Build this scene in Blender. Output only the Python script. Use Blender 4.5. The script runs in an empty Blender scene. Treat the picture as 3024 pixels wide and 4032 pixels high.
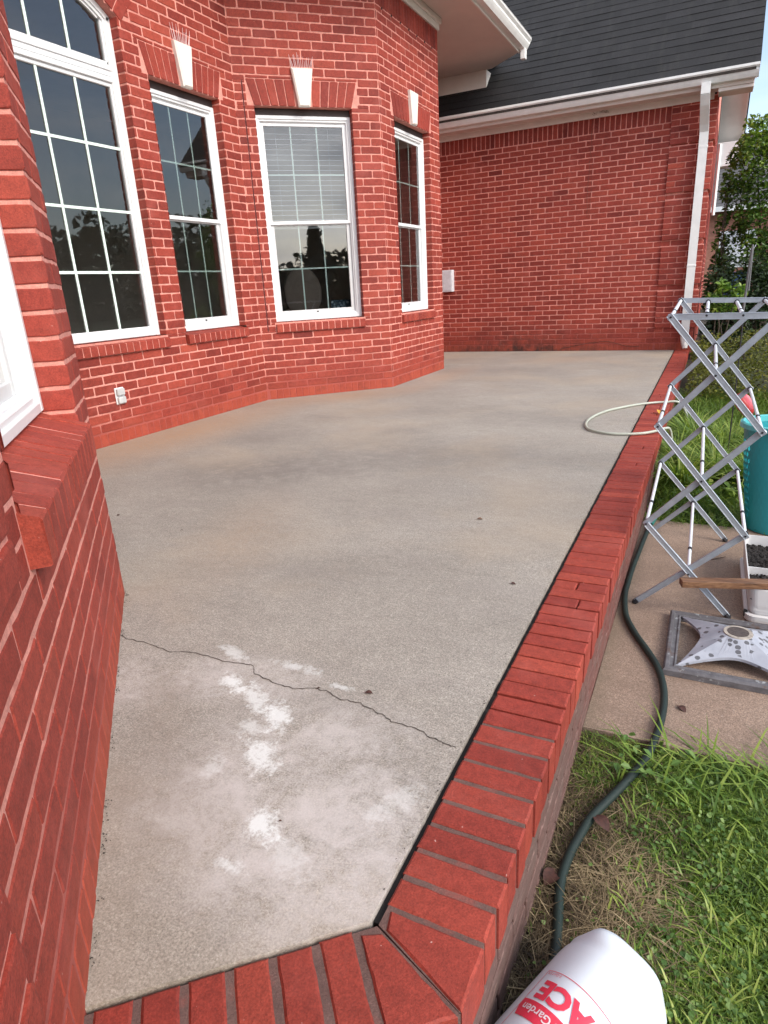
import bpy, math, random
import numpy as np
from mathutils import Vector, Matrix
random.seed(7)
rng = np.random.default_rng(7)
scene = bpy.context.scene
COL = scene.collection
R = math.radians

# ------------------------------------------------------------------ camera
cam_data = bpy.data.cameras.new('camera')
cam = bpy.data.objects.new('camera', cam_data)
COL.objects.link(cam)
YAW, PITCH, ROLL = -0.4717, 0.3354, -0.0558
F = Vector((math.sin(YAW)*math.cos(PITCH), math.cos(YAW)*math.cos(PITCH), -math.sin(PITCH)))
Rt = Vector((math.cos(YAW), -math.sin(YAW), 0))
Up = Rt.cross(F)
r_ = Rt*math.cos(ROLL) + Up*math.sin(ROLL)
u_ = -Rt*math.sin(ROLL) + Up*math.cos(ROLL)
mw = Matrix((r_, u_, -F)).transposed().to_4x4()
mw.translation = Vector((3.5253, -9.7194, 0.9896))
cam.matrix_world = mw
cam_data.sensor_fit = 'HORIZONTAL'
cam_data.sensor_width = 36.0
cam_data.lens = 36.0*2516.4/3024.0
cam_data.clip_start = 0.02
cam_data.clip_end = 3000
scene.camera = cam

# ------------------------------------------------------------------ sky, sun, exposure
SUN_EL, SUN_AZ = R(36), R(108)      # azimuth clockwise from +Y (towards +X)
world = bpy.data.worlds.new('World'); scene.world = world
world.use_nodes = True
nt = world.node_tree; nt.nodes.clear()
out = nt.nodes.new('ShaderNodeOutputWorld'); bg = nt.nodes.new('ShaderNodeBackground')
sky = nt.nodes.new('ShaderNodeTexSky'); sky.sky_type = 'NISHITA'; sky.sun_disc = False
sky.sun_elevation = SUN_EL; sky.sun_rotation = SUN_AZ
sky.air_density = 1.0; sky.dust_density = 1.5
tc = nt.nodes.new('ShaderNodeTexCoord')
mp = nt.nodes.new('ShaderNodeMapping'); mp.inputs['Scale'].default_value = (1.0, 1.0, 3.2)
ns = nt.nodes.new('ShaderNodeTexNoise'); ns.inputs['Scale'].default_value = 2.1
ns.inputs['Detail'].default_value = 9; ns.inputs['Roughness'].default_value = 0.58
rp = nt.nodes.new('ShaderNodeValToRGB')
rp.color_ramp.elements[0].position = 0.36; rp.color_ramp.elements[0].color = (0, 0, 0, 1)
rp.color_ramp.elements[1].position = 0.62; rp.color_ramp.elements[1].color = (1, 1, 1, 1)
ns2 = nt.nodes.new('ShaderNodeTexNoise'); ns2.inputs['Scale'].default_value = 3.4
ns2.inputs['Detail'].default_value = 6
rp2 = nt.nodes.new('ShaderNodeValToRGB')
rp2.color_ramp.elements[0].position = 0.35; rp2.color_ramp.elements[0].color = (2.6, 2.9, 3.5, 1)
rp2.color_ramp.elements[1].position = 0.65; rp2.color_ramp.elements[1].color = (9.0, 9.0, 9.2, 1)
mx = nt.nodes.new('ShaderNodeMixRGB')
nt.links.new(tc.outputs['Generated'], mp.inputs['Vector'])
nt.links.new(mp.outputs[0], ns.inputs['Vector']); nt.links.new(mp.outputs[0], ns2.inputs['Vector'])
nt.links.new(ns.outputs['Fac'], rp.inputs['Fac'])
nt.links.new(ns2.outputs['Fac'], rp2.inputs['Fac'])
nt.links.new(sky.outputs['Color'], mx.inputs[1]); nt.links.new(rp2.outputs['Color'], mx.inputs[2])
# the low northern sky stays clear; thin cloud glows in front of the hidden sun
def wdir(vec, lo, hi):
    d = nt.nodes.new('ShaderNodeVectorMath'); d.operation = 'DOT_PRODUCT'
    v_ = Vector(vec).normalized(); d.inputs[1].default_value = v_
    nz_ = nt.nodes.new('ShaderNodeVectorMath'); nz_.operation = 'NORMALIZE'
    nt.links.new(tc.outputs['Generated'], nz_.inputs[0]); nt.links.new(nz_.outputs[0], d.inputs[0])
    m_ = nt.nodes.new('ShaderNodeMapRange'); m_.interpolation_type = 'SMOOTHSTEP'
    m_.inputs['From Min'].default_value = lo; m_.inputs['From Max'].default_value = hi
    nt.links.new(d.outputs['Value'], m_.inputs['Value']); return m_.outputs[0]
clear = wdir((-.05, 1, .25), .80, .95)
cl8 = nt.nodes.new('ShaderNodeMath'); cl8.operation = 'MULTIPLY'; cl8.inputs[1].default_value = .82
nt.links.new(clear, cl8.inputs[0])
inv = nt.nodes.new('ShaderNodeMath'); inv.operation = 'SUBTRACT'; inv.inputs[0].default_value = 1.0
nt.links.new(cl8.outputs[0], inv.inputs[1])
mk = nt.nodes.new('ShaderNodeMath'); mk.operation = 'MULTIPLY'
nt.links.new(rp.outputs['Color'], mk.inputs[0]); nt.links.new(inv.outputs[0], mk.inputs[1]); nt.links.new(mk.outputs[0], mx.inputs['Fac'])
glow = wdir((.85, -.55, .22), .80, .99)
gm = nt.nodes.new('ShaderNodeMixRGB'); gm.blend_type = 'ADD'
gc = nt.nodes.new('ShaderNodeMixRGB'); gc.blend_type = 'MULTIPLY'; gc.inputs[0].default_value = 1.0
gc.inputs[2].default_value = (1.0, 1.0, 1.0, 1)
nt.links.new(mx.outputs[0], gc.inputs[1])
nt.links.new(glow, gm.inputs[0]); nt.links.new(mx.outputs[0], gm.inputs[1]); nt.links.new(gc.outputs[0], gm.inputs[2])
nt.links.new(gm.outputs[0], bg.inputs['Color'])
bg.inputs['Strength'].default_value = 0.13
nt.links.new(bg.outputs[0], out.inputs['Surface'])
sd = bpy.data.lights.new('sun', 'SUN'); sd.energy = 1.4; sd.angle = R(24); sd.color = (1.0, 0.93, 0.84)
sun = bpy.data.objects.new('sun', sd); COL.objects.link(sun)
sdir = Vector((math.sin(SUN_AZ)*math.cos(SUN_EL), math.cos(SUN_AZ)*math.cos(SUN_EL), math.sin(SUN_EL)))
sun.rotation_euler = sdir.to_track_quat('Z', 'Y').to_euler()
sun.location = sdir*30
vs = scene.view_settings
vs.view_transform = 'Standard'; vs.look = 'None'; vs.gamma = 1.0; vs.exposure = 0.99

# ------------------------------------------------------------------ helpers
class MB:
    def __init__(s): s.v = []; s.f = []; s.t = []
    def add(s, vs_, fs, tint=0.5):
        o = len(s.v); s.v += [tuple(v) for v in vs_]
        s.f += [tuple(i+o for i in f) for f in fs]; s.t += [tint]*len(vs_)
    def box(s, lo, hi, tint=0.5, fr=None, bev=0.0):
        """box in frame fr=(O,U,V,N) or the world axes; bev chamfers all 12 edges"""
        x0, y0, z0 = lo; x1, y1, z1 = hi
        if bev <= 0:
            c = [(x0,y0,z0),(x1,y0,z0),(x1,y1,z0),(x0,y1,z0),(x0,y0,z1),(x1,y0,z1),(x1,y1,z1),(x0,y1,z1)]
            fs = [(0,3,2,1),(4,5,6,7),(0,1,5,4),(1,2,6,5),(2,3,7,6),(3,0,4,7)]
        else:
            b = min(bev, (x1-x0)*.45, (y1-y0)*.45, (z1-z0)*.45)
            c = []; idx = {}
            for ix, X in enumerate((x0, x1)):
                for iy, Y in enumerate((y0, y1)):
                    for iz, Z in enumerate((z0, z1)):
                        sx, sy, sz = (1,-1)[ix], (1,-1)[iy], (1,-1)[iz]
                        idx[ix,iy,iz] = len(c)
                        c += [(X, Y+sy*b, Z+sz*b), (X+sx*b, Y, Z+sz*b), (X+sx*b, Y+sy*b, Z)]
            fs = []
            g = lambda a, k: idx[a]+k
            fs += [(g((0,0,0),0),g((0,0,1),0),g((0,1,1),0),g((0,1,0),0)), (g((1,0,0),0),g((1,1,0),0),g((1,1,1),0),g((1,0,1),0))]
            fs += [(g((0,0,0),1),g((1,0,0),1),g((1,0,1),1),g((0,0,1),1)), (g((0,1,0),1),g((0,1,1),1),g((1,1,1),1),g((1,1,0),1))]
            fs += [(g((0,0,0),2),g((0,1,0),2),g((1,1,0),2),g((1,0,0),2)), (g((0,0,1),2),g((1,0,1),2),g((1,1,1),2),g((0,1,1),2))]
            for a in idx:
                fs.append((idx[a], idx[a]+1, idx[a]+2))
            for iy in (0,1):
                for iz in (0,1): fs.append((g((0,iy,iz),1),g((1,iy,iz),1),g((1,iy,iz),2),g((0,iy,iz),2)))
            for ix in (0,1):
                for iz in (0,1): fs.append((g((ix,0,iz),0),g((ix,1,iz),0),g((ix,1,iz),2),g((ix,0,iz),2)))
            for ix in (0,1):
                for iy in (0,1): fs.append((g((ix,iy,0),0),g((ix,iy,1),0),g((ix,iy,1),1),g((ix,iy,0),1)))
        if fr is not None:
            O, U, V, N = fr
            c = [O+U*a+V*b_+N*d for a, b_, d in c]
        s.add(c, fs, tint)
    def prism(s, poly, z0, z1, fr=None, tint=0.5):
        """extrude a 2D polygon (u,v) from depth z0 to z1"""
        n = len(poly)
        c = [(a, b, z0) for a, b in poly]+[(a, b, z1) for a, b in poly]
        if fr is not None:
            O, U, V, N = fr
            c = [O+U*a+V*b+N*d for a, b, d in c]
        fs = [tuple(range(n-1, -1, -1)), tuple(range(n, 2*n))]+[(i, (i+1) % n, n+(i+1) % n, n+i) for i in range(n)]
        s.add(c, fs, tint)
    def tube(s, pts, r, n=8, tint=0.5, cap=True):
        pts = [Vector(p) for p in pts]; m = len(pts)
        rr = r if isinstance(r, (list, tuple)) else [r]*m
        c = []; prev = None
        for i, p in enumerate(pts):
            d = (pts[min(i+1, m-1)]-pts[max(i-1, 0)]).normalized()
            if prev is None:
                a = Vector((0,0,1)) if abs(d.z) < .9 else Vector((1,0,0))
                e1 = d.cross(a).normalized()
            else:
                e1 = (prev-d*prev.dot(d)).normalized()
            prev = e1; e2 = d.cross(e1)
            for k in range(n):
                t = 2*math.pi*k/n
                c.append(p+(e1*math.cos(t)+e2*math.sin(t))*rr[i])
        fs = [(i*n+k, i*n+(k+1) % n, (i+1)*n+(k+1) % n, (i+1)*n+k) for i in range(m-1) for k in range(n)]
        if cap: fs += [tuple(range(n-1, -1, -1)), tuple((m-1)*n+k for k in range(n))]
        s.add(c, fs, tint)
    def quad(s, a, b, c, d, tint=0.5): s.add([a, b, c, d], [(0,1,2,3)], tint)

def obj(name, m, mat, parent=None, smooth=False, **props):
    me = bpy.data.meshes.new(name)
    off = parent_loc(parent) if parent is not None else Vector((0,0,0))
    if isinstance(m, MB):
        vv = np.array([tuple(v) for v in m.v], float).reshape(-1, 3) - np.array(off)
        me.from_pydata(vv.tolist(), [], m.f)
        a = me.attributes.new('tint', 'FLOAT', 'POINT'); a.data.foreach_set('value', m.t)
    if smooth: me.polygons.foreach_set('use_smooth', [True]*len(me.polygons))
    me.materials.append(mat); me.update()
    o = bpy.data.objects.new(name, me); COL.objects.link(o)
    if parent is not None: o.parent = parent
    for k, v in props.items(): o[k] = v
    return o
def parent_loc(p):
    l = Vector((0,0,0))
    while p is not None: l += p.location; p = p.parent
    return l
def thing(name, label, cat, loc, group=None):
    o = bpy.data.objects.new(name, None); COL.objects.link(o); o.location = Vector(loc)
    o.empty_display_size = .1
    o['label'] = label; o['category'] = cat
    if group: o['group'] = group
    return o
def tag(o, label, cat, group=None):
    o['label'] = label; o['category'] = cat
    if group: o['group'] = group
    return o

# ------------------------------------------------------------------ materials
def new_mat(name):
    m = bpy.data.materials.new(name); m.use_nodes = True
    n = m.node_tree; b = n.nodes['Principled BSDF']
    return m, n, b
def L(n, a, b): n.links.new(a, b)
def pos(n):
    g = n.nodes.new('ShaderNodeNewGeometry'); return g.outputs['Position']
def noise(n, vec, scale, detail=4, rough=.55, dist=0):
    t = n.nodes.new('ShaderNodeTexNoise'); t.inputs['Scale'].default_value = scale
    t.inputs['Detail'].default_value = detail; t.inputs['Roughness'].default_value = rough
    t.inputs['Distortion'].default_value = dist
    L(n, vec, t.inputs['Vector']); return t.outputs['Fac']
def scalev(n, vec, s):
    m = n.nodes.new('ShaderNodeMapping'); m.inputs['Scale'].default_value = s; L(n, vec, m.inputs['Vector']); return m.outputs[0]
def ramp(n, fac, stops):
    r = n.nodes.new('ShaderNodeValToRGB'); e = r.color_ramp.elements
    while len(e) < len(stops): e.new(0.5)
    for i, (p_, c) in enumerate(stops):
        e[i].position = p_; e[i].color = (c[0], c[1], c[2], 1) if isinstance(c, (tuple, list)) else (c, c, c, 1)
    L(n, fac, r.inputs['Fac']); return r.outputs['Color']
def mix(n, fac, a, b, mode='MIX'):
    m = n.nodes.new('ShaderNodeMixRGB'); m.blend_type = mode
    for i, x in ((0, fac), (1, a), (2, b)):
        if isinstance(x, bpy.types.NodeSocket): L(n, x, m.inputs[i])
        elif i == 0: m.inputs[0].default_value = x
        else: m.inputs[i].default_value = (x[0], x[1], x[2], 1)
    return m.outputs[0]
def math_(n, op, a, b=None, clamp=False):
    m = n.nodes.new('ShaderNodeMath'); m.operation = op; m.use_clamp = clamp
    for i, x in ((0, a), (1, b)):
        if x is None: continue
        if isinstance(x, bpy.types.NodeSocket): L(n, x, m.inputs[i])
        else: m.inputs[i].default_value = x
    return m.outputs[0]
def sepz(n, vec):
    s = n.nodes.new('ShaderNodeSeparateXYZ'); L(n, vec, s.inputs[0]); return s.outputs
def attr(n, name='tint'):
    a = n.nodes.new('ShaderNodeAttribute'); a.attribute_name = name; return a.outputs['Fac']
def bump(n, b, h, strength=.4, dist=.002):
    u = n.nodes.new('ShaderNodeBump'); u.inputs['Strength'].default_value = strength
    u.inputs['Distance'].default_value = dist; L(n, h, u.inputs['Height']); L(n, u.outputs[0], b.inputs['Normal'])

BR_D, BR_M, BR_L = (.165,.022,.016), (.275,.040,.026), (.38,.068,.040)
def back_stain(n, P):
    s_ = sepz(n, P); yy = math_(n, 'MULTIPLY', math_(n, 'ADD', s_[1], .06), 60, True)
    zz = math_(n, 'SUBTRACT', 1.0, math_(n, 'MULTIPLY', s_[2], 1.9), True)
    xx = math_(n, 'SUBTRACT', 1.0, math_(n, 'ABSOLUTE', math_(n, 'MULTIPLY', math_(n, 'SUBTRACT', s_[0], .95), .62)), True)
    nn = ramp(n, noise(n, P, 9, 6, .7), [(.38, .25), (.62, 1)])
    lo = math_(n, 'SUBTRACT', 1.0, math_(n, 'MULTIPLY', s_[2], 9), True)
    f = math_(n, 'ADD', math_(n, 'MULTIPLY', math_(n, 'MULTIPLY', xx, zz), 1.3), math_(n, 'MULTIPLY', lo, .45))
    return math_(n, 'MULTIPLY', math_(n, 'MULTIPLY', math_(n, 'MULTIPLY', f, nn), yy), .8, True)
def brick_mat(name='brick', stain=True, rough=.72, gain=1.0):
    m, n, b = new_mat(name); P = pos(n)
    t = attr(n)
    g = lambda c: tuple(x*gain for x in c)
    c = ramp(n, t, [(0, g(BR_D)), (.45, g(BR_M)), (1, g(BR_L))])
    n1 = noise(n, P, 46, 6, .7); c = mix(n, .55, c, ramp(n, n1, [(.3, .55), (.7, 1.35)]), 'MULTIPLY')
    n2 = noise(n, P, 260, 3, .6); c = mix(n, .5, c, ramp(n, n2, [(.35, .6), (.62, 1.3)]), 'MULTIPLY')
    big = noise(n, P, 1.7, 5, .65); c = mix(n, .8, c, ramp(n, big, [(.32, .80), (.68, 1.22)]), 'MULTIPLY')
    fl = noise(n, P, 75, 3, .6); c = mix(n, ramp(n, fl, [(.725, 0), (.76, .8)]), c, (.60,.40,.35))
    pit = noise(n, P, 95, 4, .7, .4); c = mix(n, ramp(n, pit, [(.24, .75), (.33, 0)]), c, (.07,.012,.010))
    # pinkish lime bloom in soft patches
    n3 = noise(n, P, 5, 5, .6); fac = ramp(n, n3, [(.52, 0), (.75, .35)])
    c = mix(n, fac, c, (.46*gain,.12*gain,.095*gain))
    if stain:
        z = sepz(n, P)[2]
        w = math_(n, 'ADD', z, math_(n, 'MULTIPLY', noise(n, P, 3.5, 4), .35))
        base = ramp(n, w, [(.10, 1.0), (.36, 0.0)])
        c = mix(n, math_(n, 'MULTIPLY', base, .8), c, (.36,.068,.034))
        dk = noise(n, scalev(n, P, (1,1,2.5)), 6, 6, .7)
        d2 = math_(n, 'MULTIPLY', ramp(n, w, [(.05, 1), (.5, 0)]), ramp(n, dk, [(.5, 0), (.72, .75)]))
        c = mix(n, d2, c, (.10,.030,.020))
        c = mix(n, back_stain(n, P), c, (.062,.024,.018))
    L(n, c, b.inputs['Base Color']); b.inputs['Roughness'].default_value = rough
    b.inputs['Specular IOR Level'].default_value = .35
    h = math_(n, 'ADD', noise(n, P, 120, 5, .65), math_(n, 'MULTIPLY', noise(n, P, 420, 2), .5))
    bump(n, b, h, .55, .0025)
    return m
def mortar_mat(name, col, stainz=.38):
    m, n, b = new_mat(name); P = pos(n)
    c = ramp(n, noise(n, P, 30, 6, .7), [(.3, tuple(x*.72 for x in col)), (.7, tuple(min(1, x*1.18) for x in col))])
    c = mix(n, .4, c, ramp(n, noise(n, P, 300, 3), [(.35, .65), (.65, 1.25)]), 'MULTIPLY')
    c = mix(n, .9, c, ramp(n, noise(n, P, 2.3, 6, .65), [(.32, .78), (.68, 1.15)]), 'MULTIPLY')
    c = mix(n, ramp(n, noise(n, P, 6, 6, .7), [(.55, 0), (.72, .65)]), c, (.36,.075,.055))
    if stainz > 0:
        z = sepz(n, P)[2]
        w = math_(n, 'ADD', z, math_(n, 'MULTIPLY', math_(n, 'SUBTRACT', noise(n, P, 2.2, 5, .6), .5), .5))
        s = ramp(n, w, [(stainz-.22, .93), (stainz+.02, 0)])
        c = mix(n, s, c, (.32,.062,.045))
        c = mix(n, back_stain(n, P), c, (.062,.024,.018))
    L(n, c, b.inputs['Base Color']); b.inputs['Roughness'].default_value = .9
    bump(n, b, noise(n, P, 220, 5, .7), .7, .003)
    return m
def plain(name, col, rough=.5, metal=0, var=.12, scale=20, bmp=0, bscale=200, spec=.5):
    m, n, b = new_mat(name); P = pos(n)
    c = ramp(n, noise(n, P, scale, 5, .6), [(.3, tuple(x*(1-var) for x in col)), (.7, tuple(min(1, x*(1+var)) for x in col))])
    L(n, c, b.inputs['Base Color']); b.inputs['Roughness'].default_value = rough; b.inputs['Metallic'].default_value = metal
    b.inputs['Specular IOR Level'].default_value = spec
    if bmp: bump(n, b, noise(n, P, bscale, 4), bmp, .002)
    return m
MAT = {}
MAT['brick'] = brick_mat()
MAT['brick_cap'] = brick_mat('brick_cap', stain=False, rough=.66, gain=.95)
def kerb_face_mat():  # lime-streaked brick with the shade of the outer face mixed into its browns
    m, n, b = new_mat('limed_shaded_brick'); P = pos(n)
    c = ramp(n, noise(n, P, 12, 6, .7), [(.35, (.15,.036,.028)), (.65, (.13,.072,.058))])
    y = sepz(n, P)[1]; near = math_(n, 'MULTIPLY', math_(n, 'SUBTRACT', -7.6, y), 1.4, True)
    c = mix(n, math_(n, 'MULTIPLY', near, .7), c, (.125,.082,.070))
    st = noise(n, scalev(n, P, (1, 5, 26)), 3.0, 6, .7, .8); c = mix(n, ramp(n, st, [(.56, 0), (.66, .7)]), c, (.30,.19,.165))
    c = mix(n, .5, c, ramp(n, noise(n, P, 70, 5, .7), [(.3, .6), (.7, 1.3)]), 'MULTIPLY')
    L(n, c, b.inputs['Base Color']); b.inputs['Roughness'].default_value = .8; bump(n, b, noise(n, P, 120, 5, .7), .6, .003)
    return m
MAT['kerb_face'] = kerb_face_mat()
MAT['mortar'] = mortar_mat('mortar', (.72,.30,.24))
MAT['mortar_grey'] = mortar_mat('mortar_grey', (.155,.088,.074), -5)
MAT['mortar_deep'] = mortar_mat('mortar_deep', (.10,.045,.038), -5)
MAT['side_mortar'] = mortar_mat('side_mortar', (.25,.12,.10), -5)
MAT['white'] = plain('white_vinyl', (.74,.755,.76), .35, var=.04, scale=6)
MAT['trim'] = plain('painted_trim', (.76,.735,.70), .55, var=.05, scale=5, bmp=.1)
MAT['soffit'] = plain('painted_soffit', (.66,.585,.54), .7, var=.04, scale=4)
MAT['gutter'] = plain('gutter_metal', (.80,.80,.78), .35, var=.07, scale=9)
MAT['keystone'] = plain('cast_stone', (.78,.72,.65), .7, var=.05, scale=25, bmp=.2)
MAT['mint'] = plain('muntin_paint', (.72,.86,.79), .4, var=.03)
MAT['sash'] = plain('sash_vinyl', (.60,.61,.61), .4, var=.03)
MAT['dark'] = plain('dark_gap', (.02,.018,.017), .9)
MAT['shade_debris'] = plain('gutter_shade_debris', (.05,.04,.035), .95, var=.5, scale=60, bmp=.6)
MAT['room'] = plain('interior_paint', (.66,.57,.50), .9, var=.08, scale=2)
MAT['alu'] = plain('aluminium', (.40,.45,.51), .40, metal=.5, var=.12, scale=35, bmp=.08)
MAT['rod'] = plain('white_rod', (.72,.76,.80), .35, var=.04)
MAT['black'] = plain('black_plastic', (.02,.02,.025), .45)
MAT['hose'] = plain('garden_hose', (.008,.020,.016), .6, var=.3, scale=12, bmp=.15, bscale=400)
MAT['hose_white'] = plain('pale_hose', (.42,.45,.38), .35, var=.06)
MAT['teal_plastic'] = plain('teal_plastic', (.02,.33,.37), .38, var=.06, scale=6)
MAT['pot_white'] = plain('white_pot', (.64,.635,.63), .45, var=.05, scale=10)
MAT['soil'] = plain('potting_soil', (.018,.015,.014), .95, var=.7, scale=160, bmp=.8, bscale=120)
MAT['leaf_brown'] = plain('dead_leaf', (.06,.022,.015), .7, var=.4, scale=120)
MAT['leaf_yellow'] = plain('yellow_leaf', (.62,.34,.04), .6, var=.2, scale=60)
MAT['dwood'] = plain('dark_wood', (.04,.022,.014), .5)
MAT['window_head'] = plain('head_gap_strip', (.05,.035,.032), .7)  # dark fill of the gap over the window frames
MAT['twig'] = plain('twig', (.06,.035,.022), .9, var=.3, scale=90)
MAT['spike'] = plain('clear_spike', (.72,.60,.60), .3)
def glass_mat():
    m, n, b = new_mat('window_glass'); n.nodes.remove(b)
    o = n.nodes['Material Output']
    fr = n.nodes.new('ShaderNodeFresnel'); fr.inputs['IOR'].default_value = 1.62
    fac = math_(n, 'MULTIPLY', fr.outputs[0], 1.95, True)
    tr = n.nodes.new('ShaderNodeBsdfTransparent'); tr.inputs[0].default_value = (.78,.82,.82,1)
    gl = n.nodes.new('ShaderNodeBsdfGlossy'); gl.inputs['Roughness'].default_value = .012
    bp = n.nodes.new('ShaderNodeBump'); bp.inputs['Strength'].default_value = .012; bp.inputs['Distance'].default_value = .02
    L(n, noise(n, pos(n), 2.2, 0), bp.inputs['Height']); L(n, bp.outputs[0], gl.inputs['Normal'])
    ms = n.nodes.new('ShaderNodeMixShader'); L(n, fac, ms.inputs[0]); L(n, tr.outputs[0], ms.inputs[1]); L(n, gl.outputs[0], ms.inputs[2])
    L(n, ms.outputs[0], o.inputs['Surface']); return m
MAT['glass'] = glass_mat()
def shingle_mat():
    m, n, b = new_mat('shingles'); P = pos(n)
    t = attr(n)
    c = ramp(n, t, [(0, (.0065,.0065,.0075)), (1, (.0125,.012,.0135))])
    c = mix(n, .95, c, ramp(n, noise(n, P, 130, 4, .8), [(.34, .25), (.66, 2.1)]), 'MULTIPLY')
    c = mix(n, .7, c, ramp(n, noise(n, P, 5, 5, .7), [(.3, .65), (.7, 1.4)]), 'MULTIPLY')
    st = noise(n, scalev(n, P, (6,1,1)), 1.4, 4); c = mix(n, ramp(n, st, [(.55, 0), (.8, .4)]), c, (.045,.042,.036))
    L(n, c, b.inputs['Base Color']); b.inputs['Roughness'].default_value = .85; bump(n, b, noise(n, P, 300, 3), .8, .003)
    return m
MAT['shingle'] = shingle_mat()
def blob(n, P, cx, cy, rx, ry, ang=0):
    """soft elliptical mask 1 at centre, 0 outside"""
    m = n.nodes.new('ShaderNodeMapping'); m.vector_type = 'TEXTURE'
    m.inputs['Location'].default_value = (cx, cy, 0); m.inputs['Rotation'].default_value = (0, 0, ang)
    m.inputs['Scale'].default_value = (rx, ry, 1e3); L(n, P, m.inputs['Vector'])
    l = n.nodes.new('ShaderNodeVectorMath'); l.operation = 'LENGTH'; L(n, m.outputs[0], l.inputs[0])
    return math_(n, 'SUBTRACT', 1.0, l.outputs['Value'], True)
# ------------------------------------------------------------------ setting: ground, paving
C = .0677; ZB = .098; LB = .2039
XA, XB, XK = -.3855, .5557, 3.127           # bay walls and kerb inner edge
YC13 = XA-4.0808; YC34 = XB-4.0808; YE4 = -2.004
S2 = math.sqrt(.5)
CK = Vector((XK, -9.05, 0)); KD = Vector((-.745, -.667, 0)).normalized(); KN = Vector((-KD.y, KD.x, 0))
if KN.dot(Vector((1, -1, 0))) < 0: KN = -KN

def ground_z(x, y):
    z = -.33
    if y > -6: z += min(1, (y+6)/5.5)*.20
    return z + .012*math.sin(x*5.1+y*3.3)*math.sin(y*4.7)
def build_ground():
    m = MB(); xs = [-300, -60, -20, -6, -3, 0, 2.6, 3.1]+[3.2+.12*i for i in range(20)]+[6, 8, 12, 25, 60, 300]
    ys = [-300, -60, -25, -14, -11]+[-10.5+.15*i for i in range(80)]+[2, 3, 5, 9, 16, 30, 70, 300]
    nx = len(xs)
    for y in ys:
        for x in xs:
            m.v.append((x, y, ground_z(x, y) if abs(x) < 20 and -14 < y < 16 else -.2)); m.t.append(.5)
    for j in range(len(ys)-1):
        for i in range(nx-1):
            a = j*nx+i; m.f.append((a, a+1, a+nx+1, a+nx))
    g, n, b = new_mat('soil_and_lawn'); P = pos(n)
    c = ramp(n, noise(n, P, 9, 8, .7), [(.3, (.018,.022,.008)), (.55, (.035,.045,.014)), (.75, (.06,.045,.024))])
    sx = sepz(n, P)
    near = ramp(n, math_(n, 'ADD', sx[0], math_(n, 'MULTIPLY', noise(n, P, 9, 4), .25)), [(0, 1), (1, 0)])
    br = math_(n, 'SUBTRACT', 3.72, math_(n, 'ADD', sx[0], math_(n, 'MULTIPLY', noise(n, P, 7, 5), .22)))
    br = math_(n, 'MULTIPLY', br, 6, True)
    c = mix(n, math_(n, 'MULTIPLY', br, .85), c, ramp(n, noise(n, P, 60, 6, .7), [(.3, (.018,.011,.007)), (.7, (.055,.036,.022))]))
    L(n, c, b.inputs['Base Color']); b.inputs['Roughness'].default_value = .95
    bump(n, b, noise(n, P, 90, 6, .7), .8, .01)
    obj('ground', m, g, kind='structure', smooth=True)

def concrete(name, c1, c2, extras):
    m, n, b = new_mat(name); P = pos(n)
    c = ramp(n, noise(n, P, 1.6, 6, .6), [(.30, c1), (.70, c2)])
    c = mix(n, .8, c, ramp(n, noise(n, P, 230, 4, .8), [(.34, .32), (.64, 1.58)]), 'MULTIPLY')
    c = mix(n, .6, c, ramp(n, noise(n, P, 85, 5, .85), [(.33, .55), (.67, 1.38)]), 'MULTIPLY')
    c = mix(n, .5, c, ramp(n, noise(n, P, 28, 6, .75), [(.3, .78), (.7, 1.2)]), 'MULTIPLY')
    # exposed grit
    v = n.nodes.new('ShaderNodeTexVoronoi'); v.inputs['Scale'].default_value = 210; L(n, P, v.inputs['Vector'])
    gr = ramp(n, v.outputs['Distance'], [(.12, 1), (.26, 0)])
    gsel = ramp(n, noise(n, P, 85, 2), [(.52, 0), (.6, 1)])
    c = mix(n, math_(n, 'MULTIPLY', math_(n, 'MULTIPLY', gr, gsel), .55), c, (.66,.64,.60))
    rough = .78
    c = extras(n, P, c)
    L(n, c, b.inputs['Base Color']); b.inputs['Roughness'].default_value = rough
    b.inputs['Specular IOR Level'].default_value = .4
    h = math_(n, 'ADD', noise(n, P, 240, 5, .7), math_(n, 'MULTIPLY', noise(n, P, 30, 3), .5))
    bump(n, b, h, .45, .003)
    return m
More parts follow.
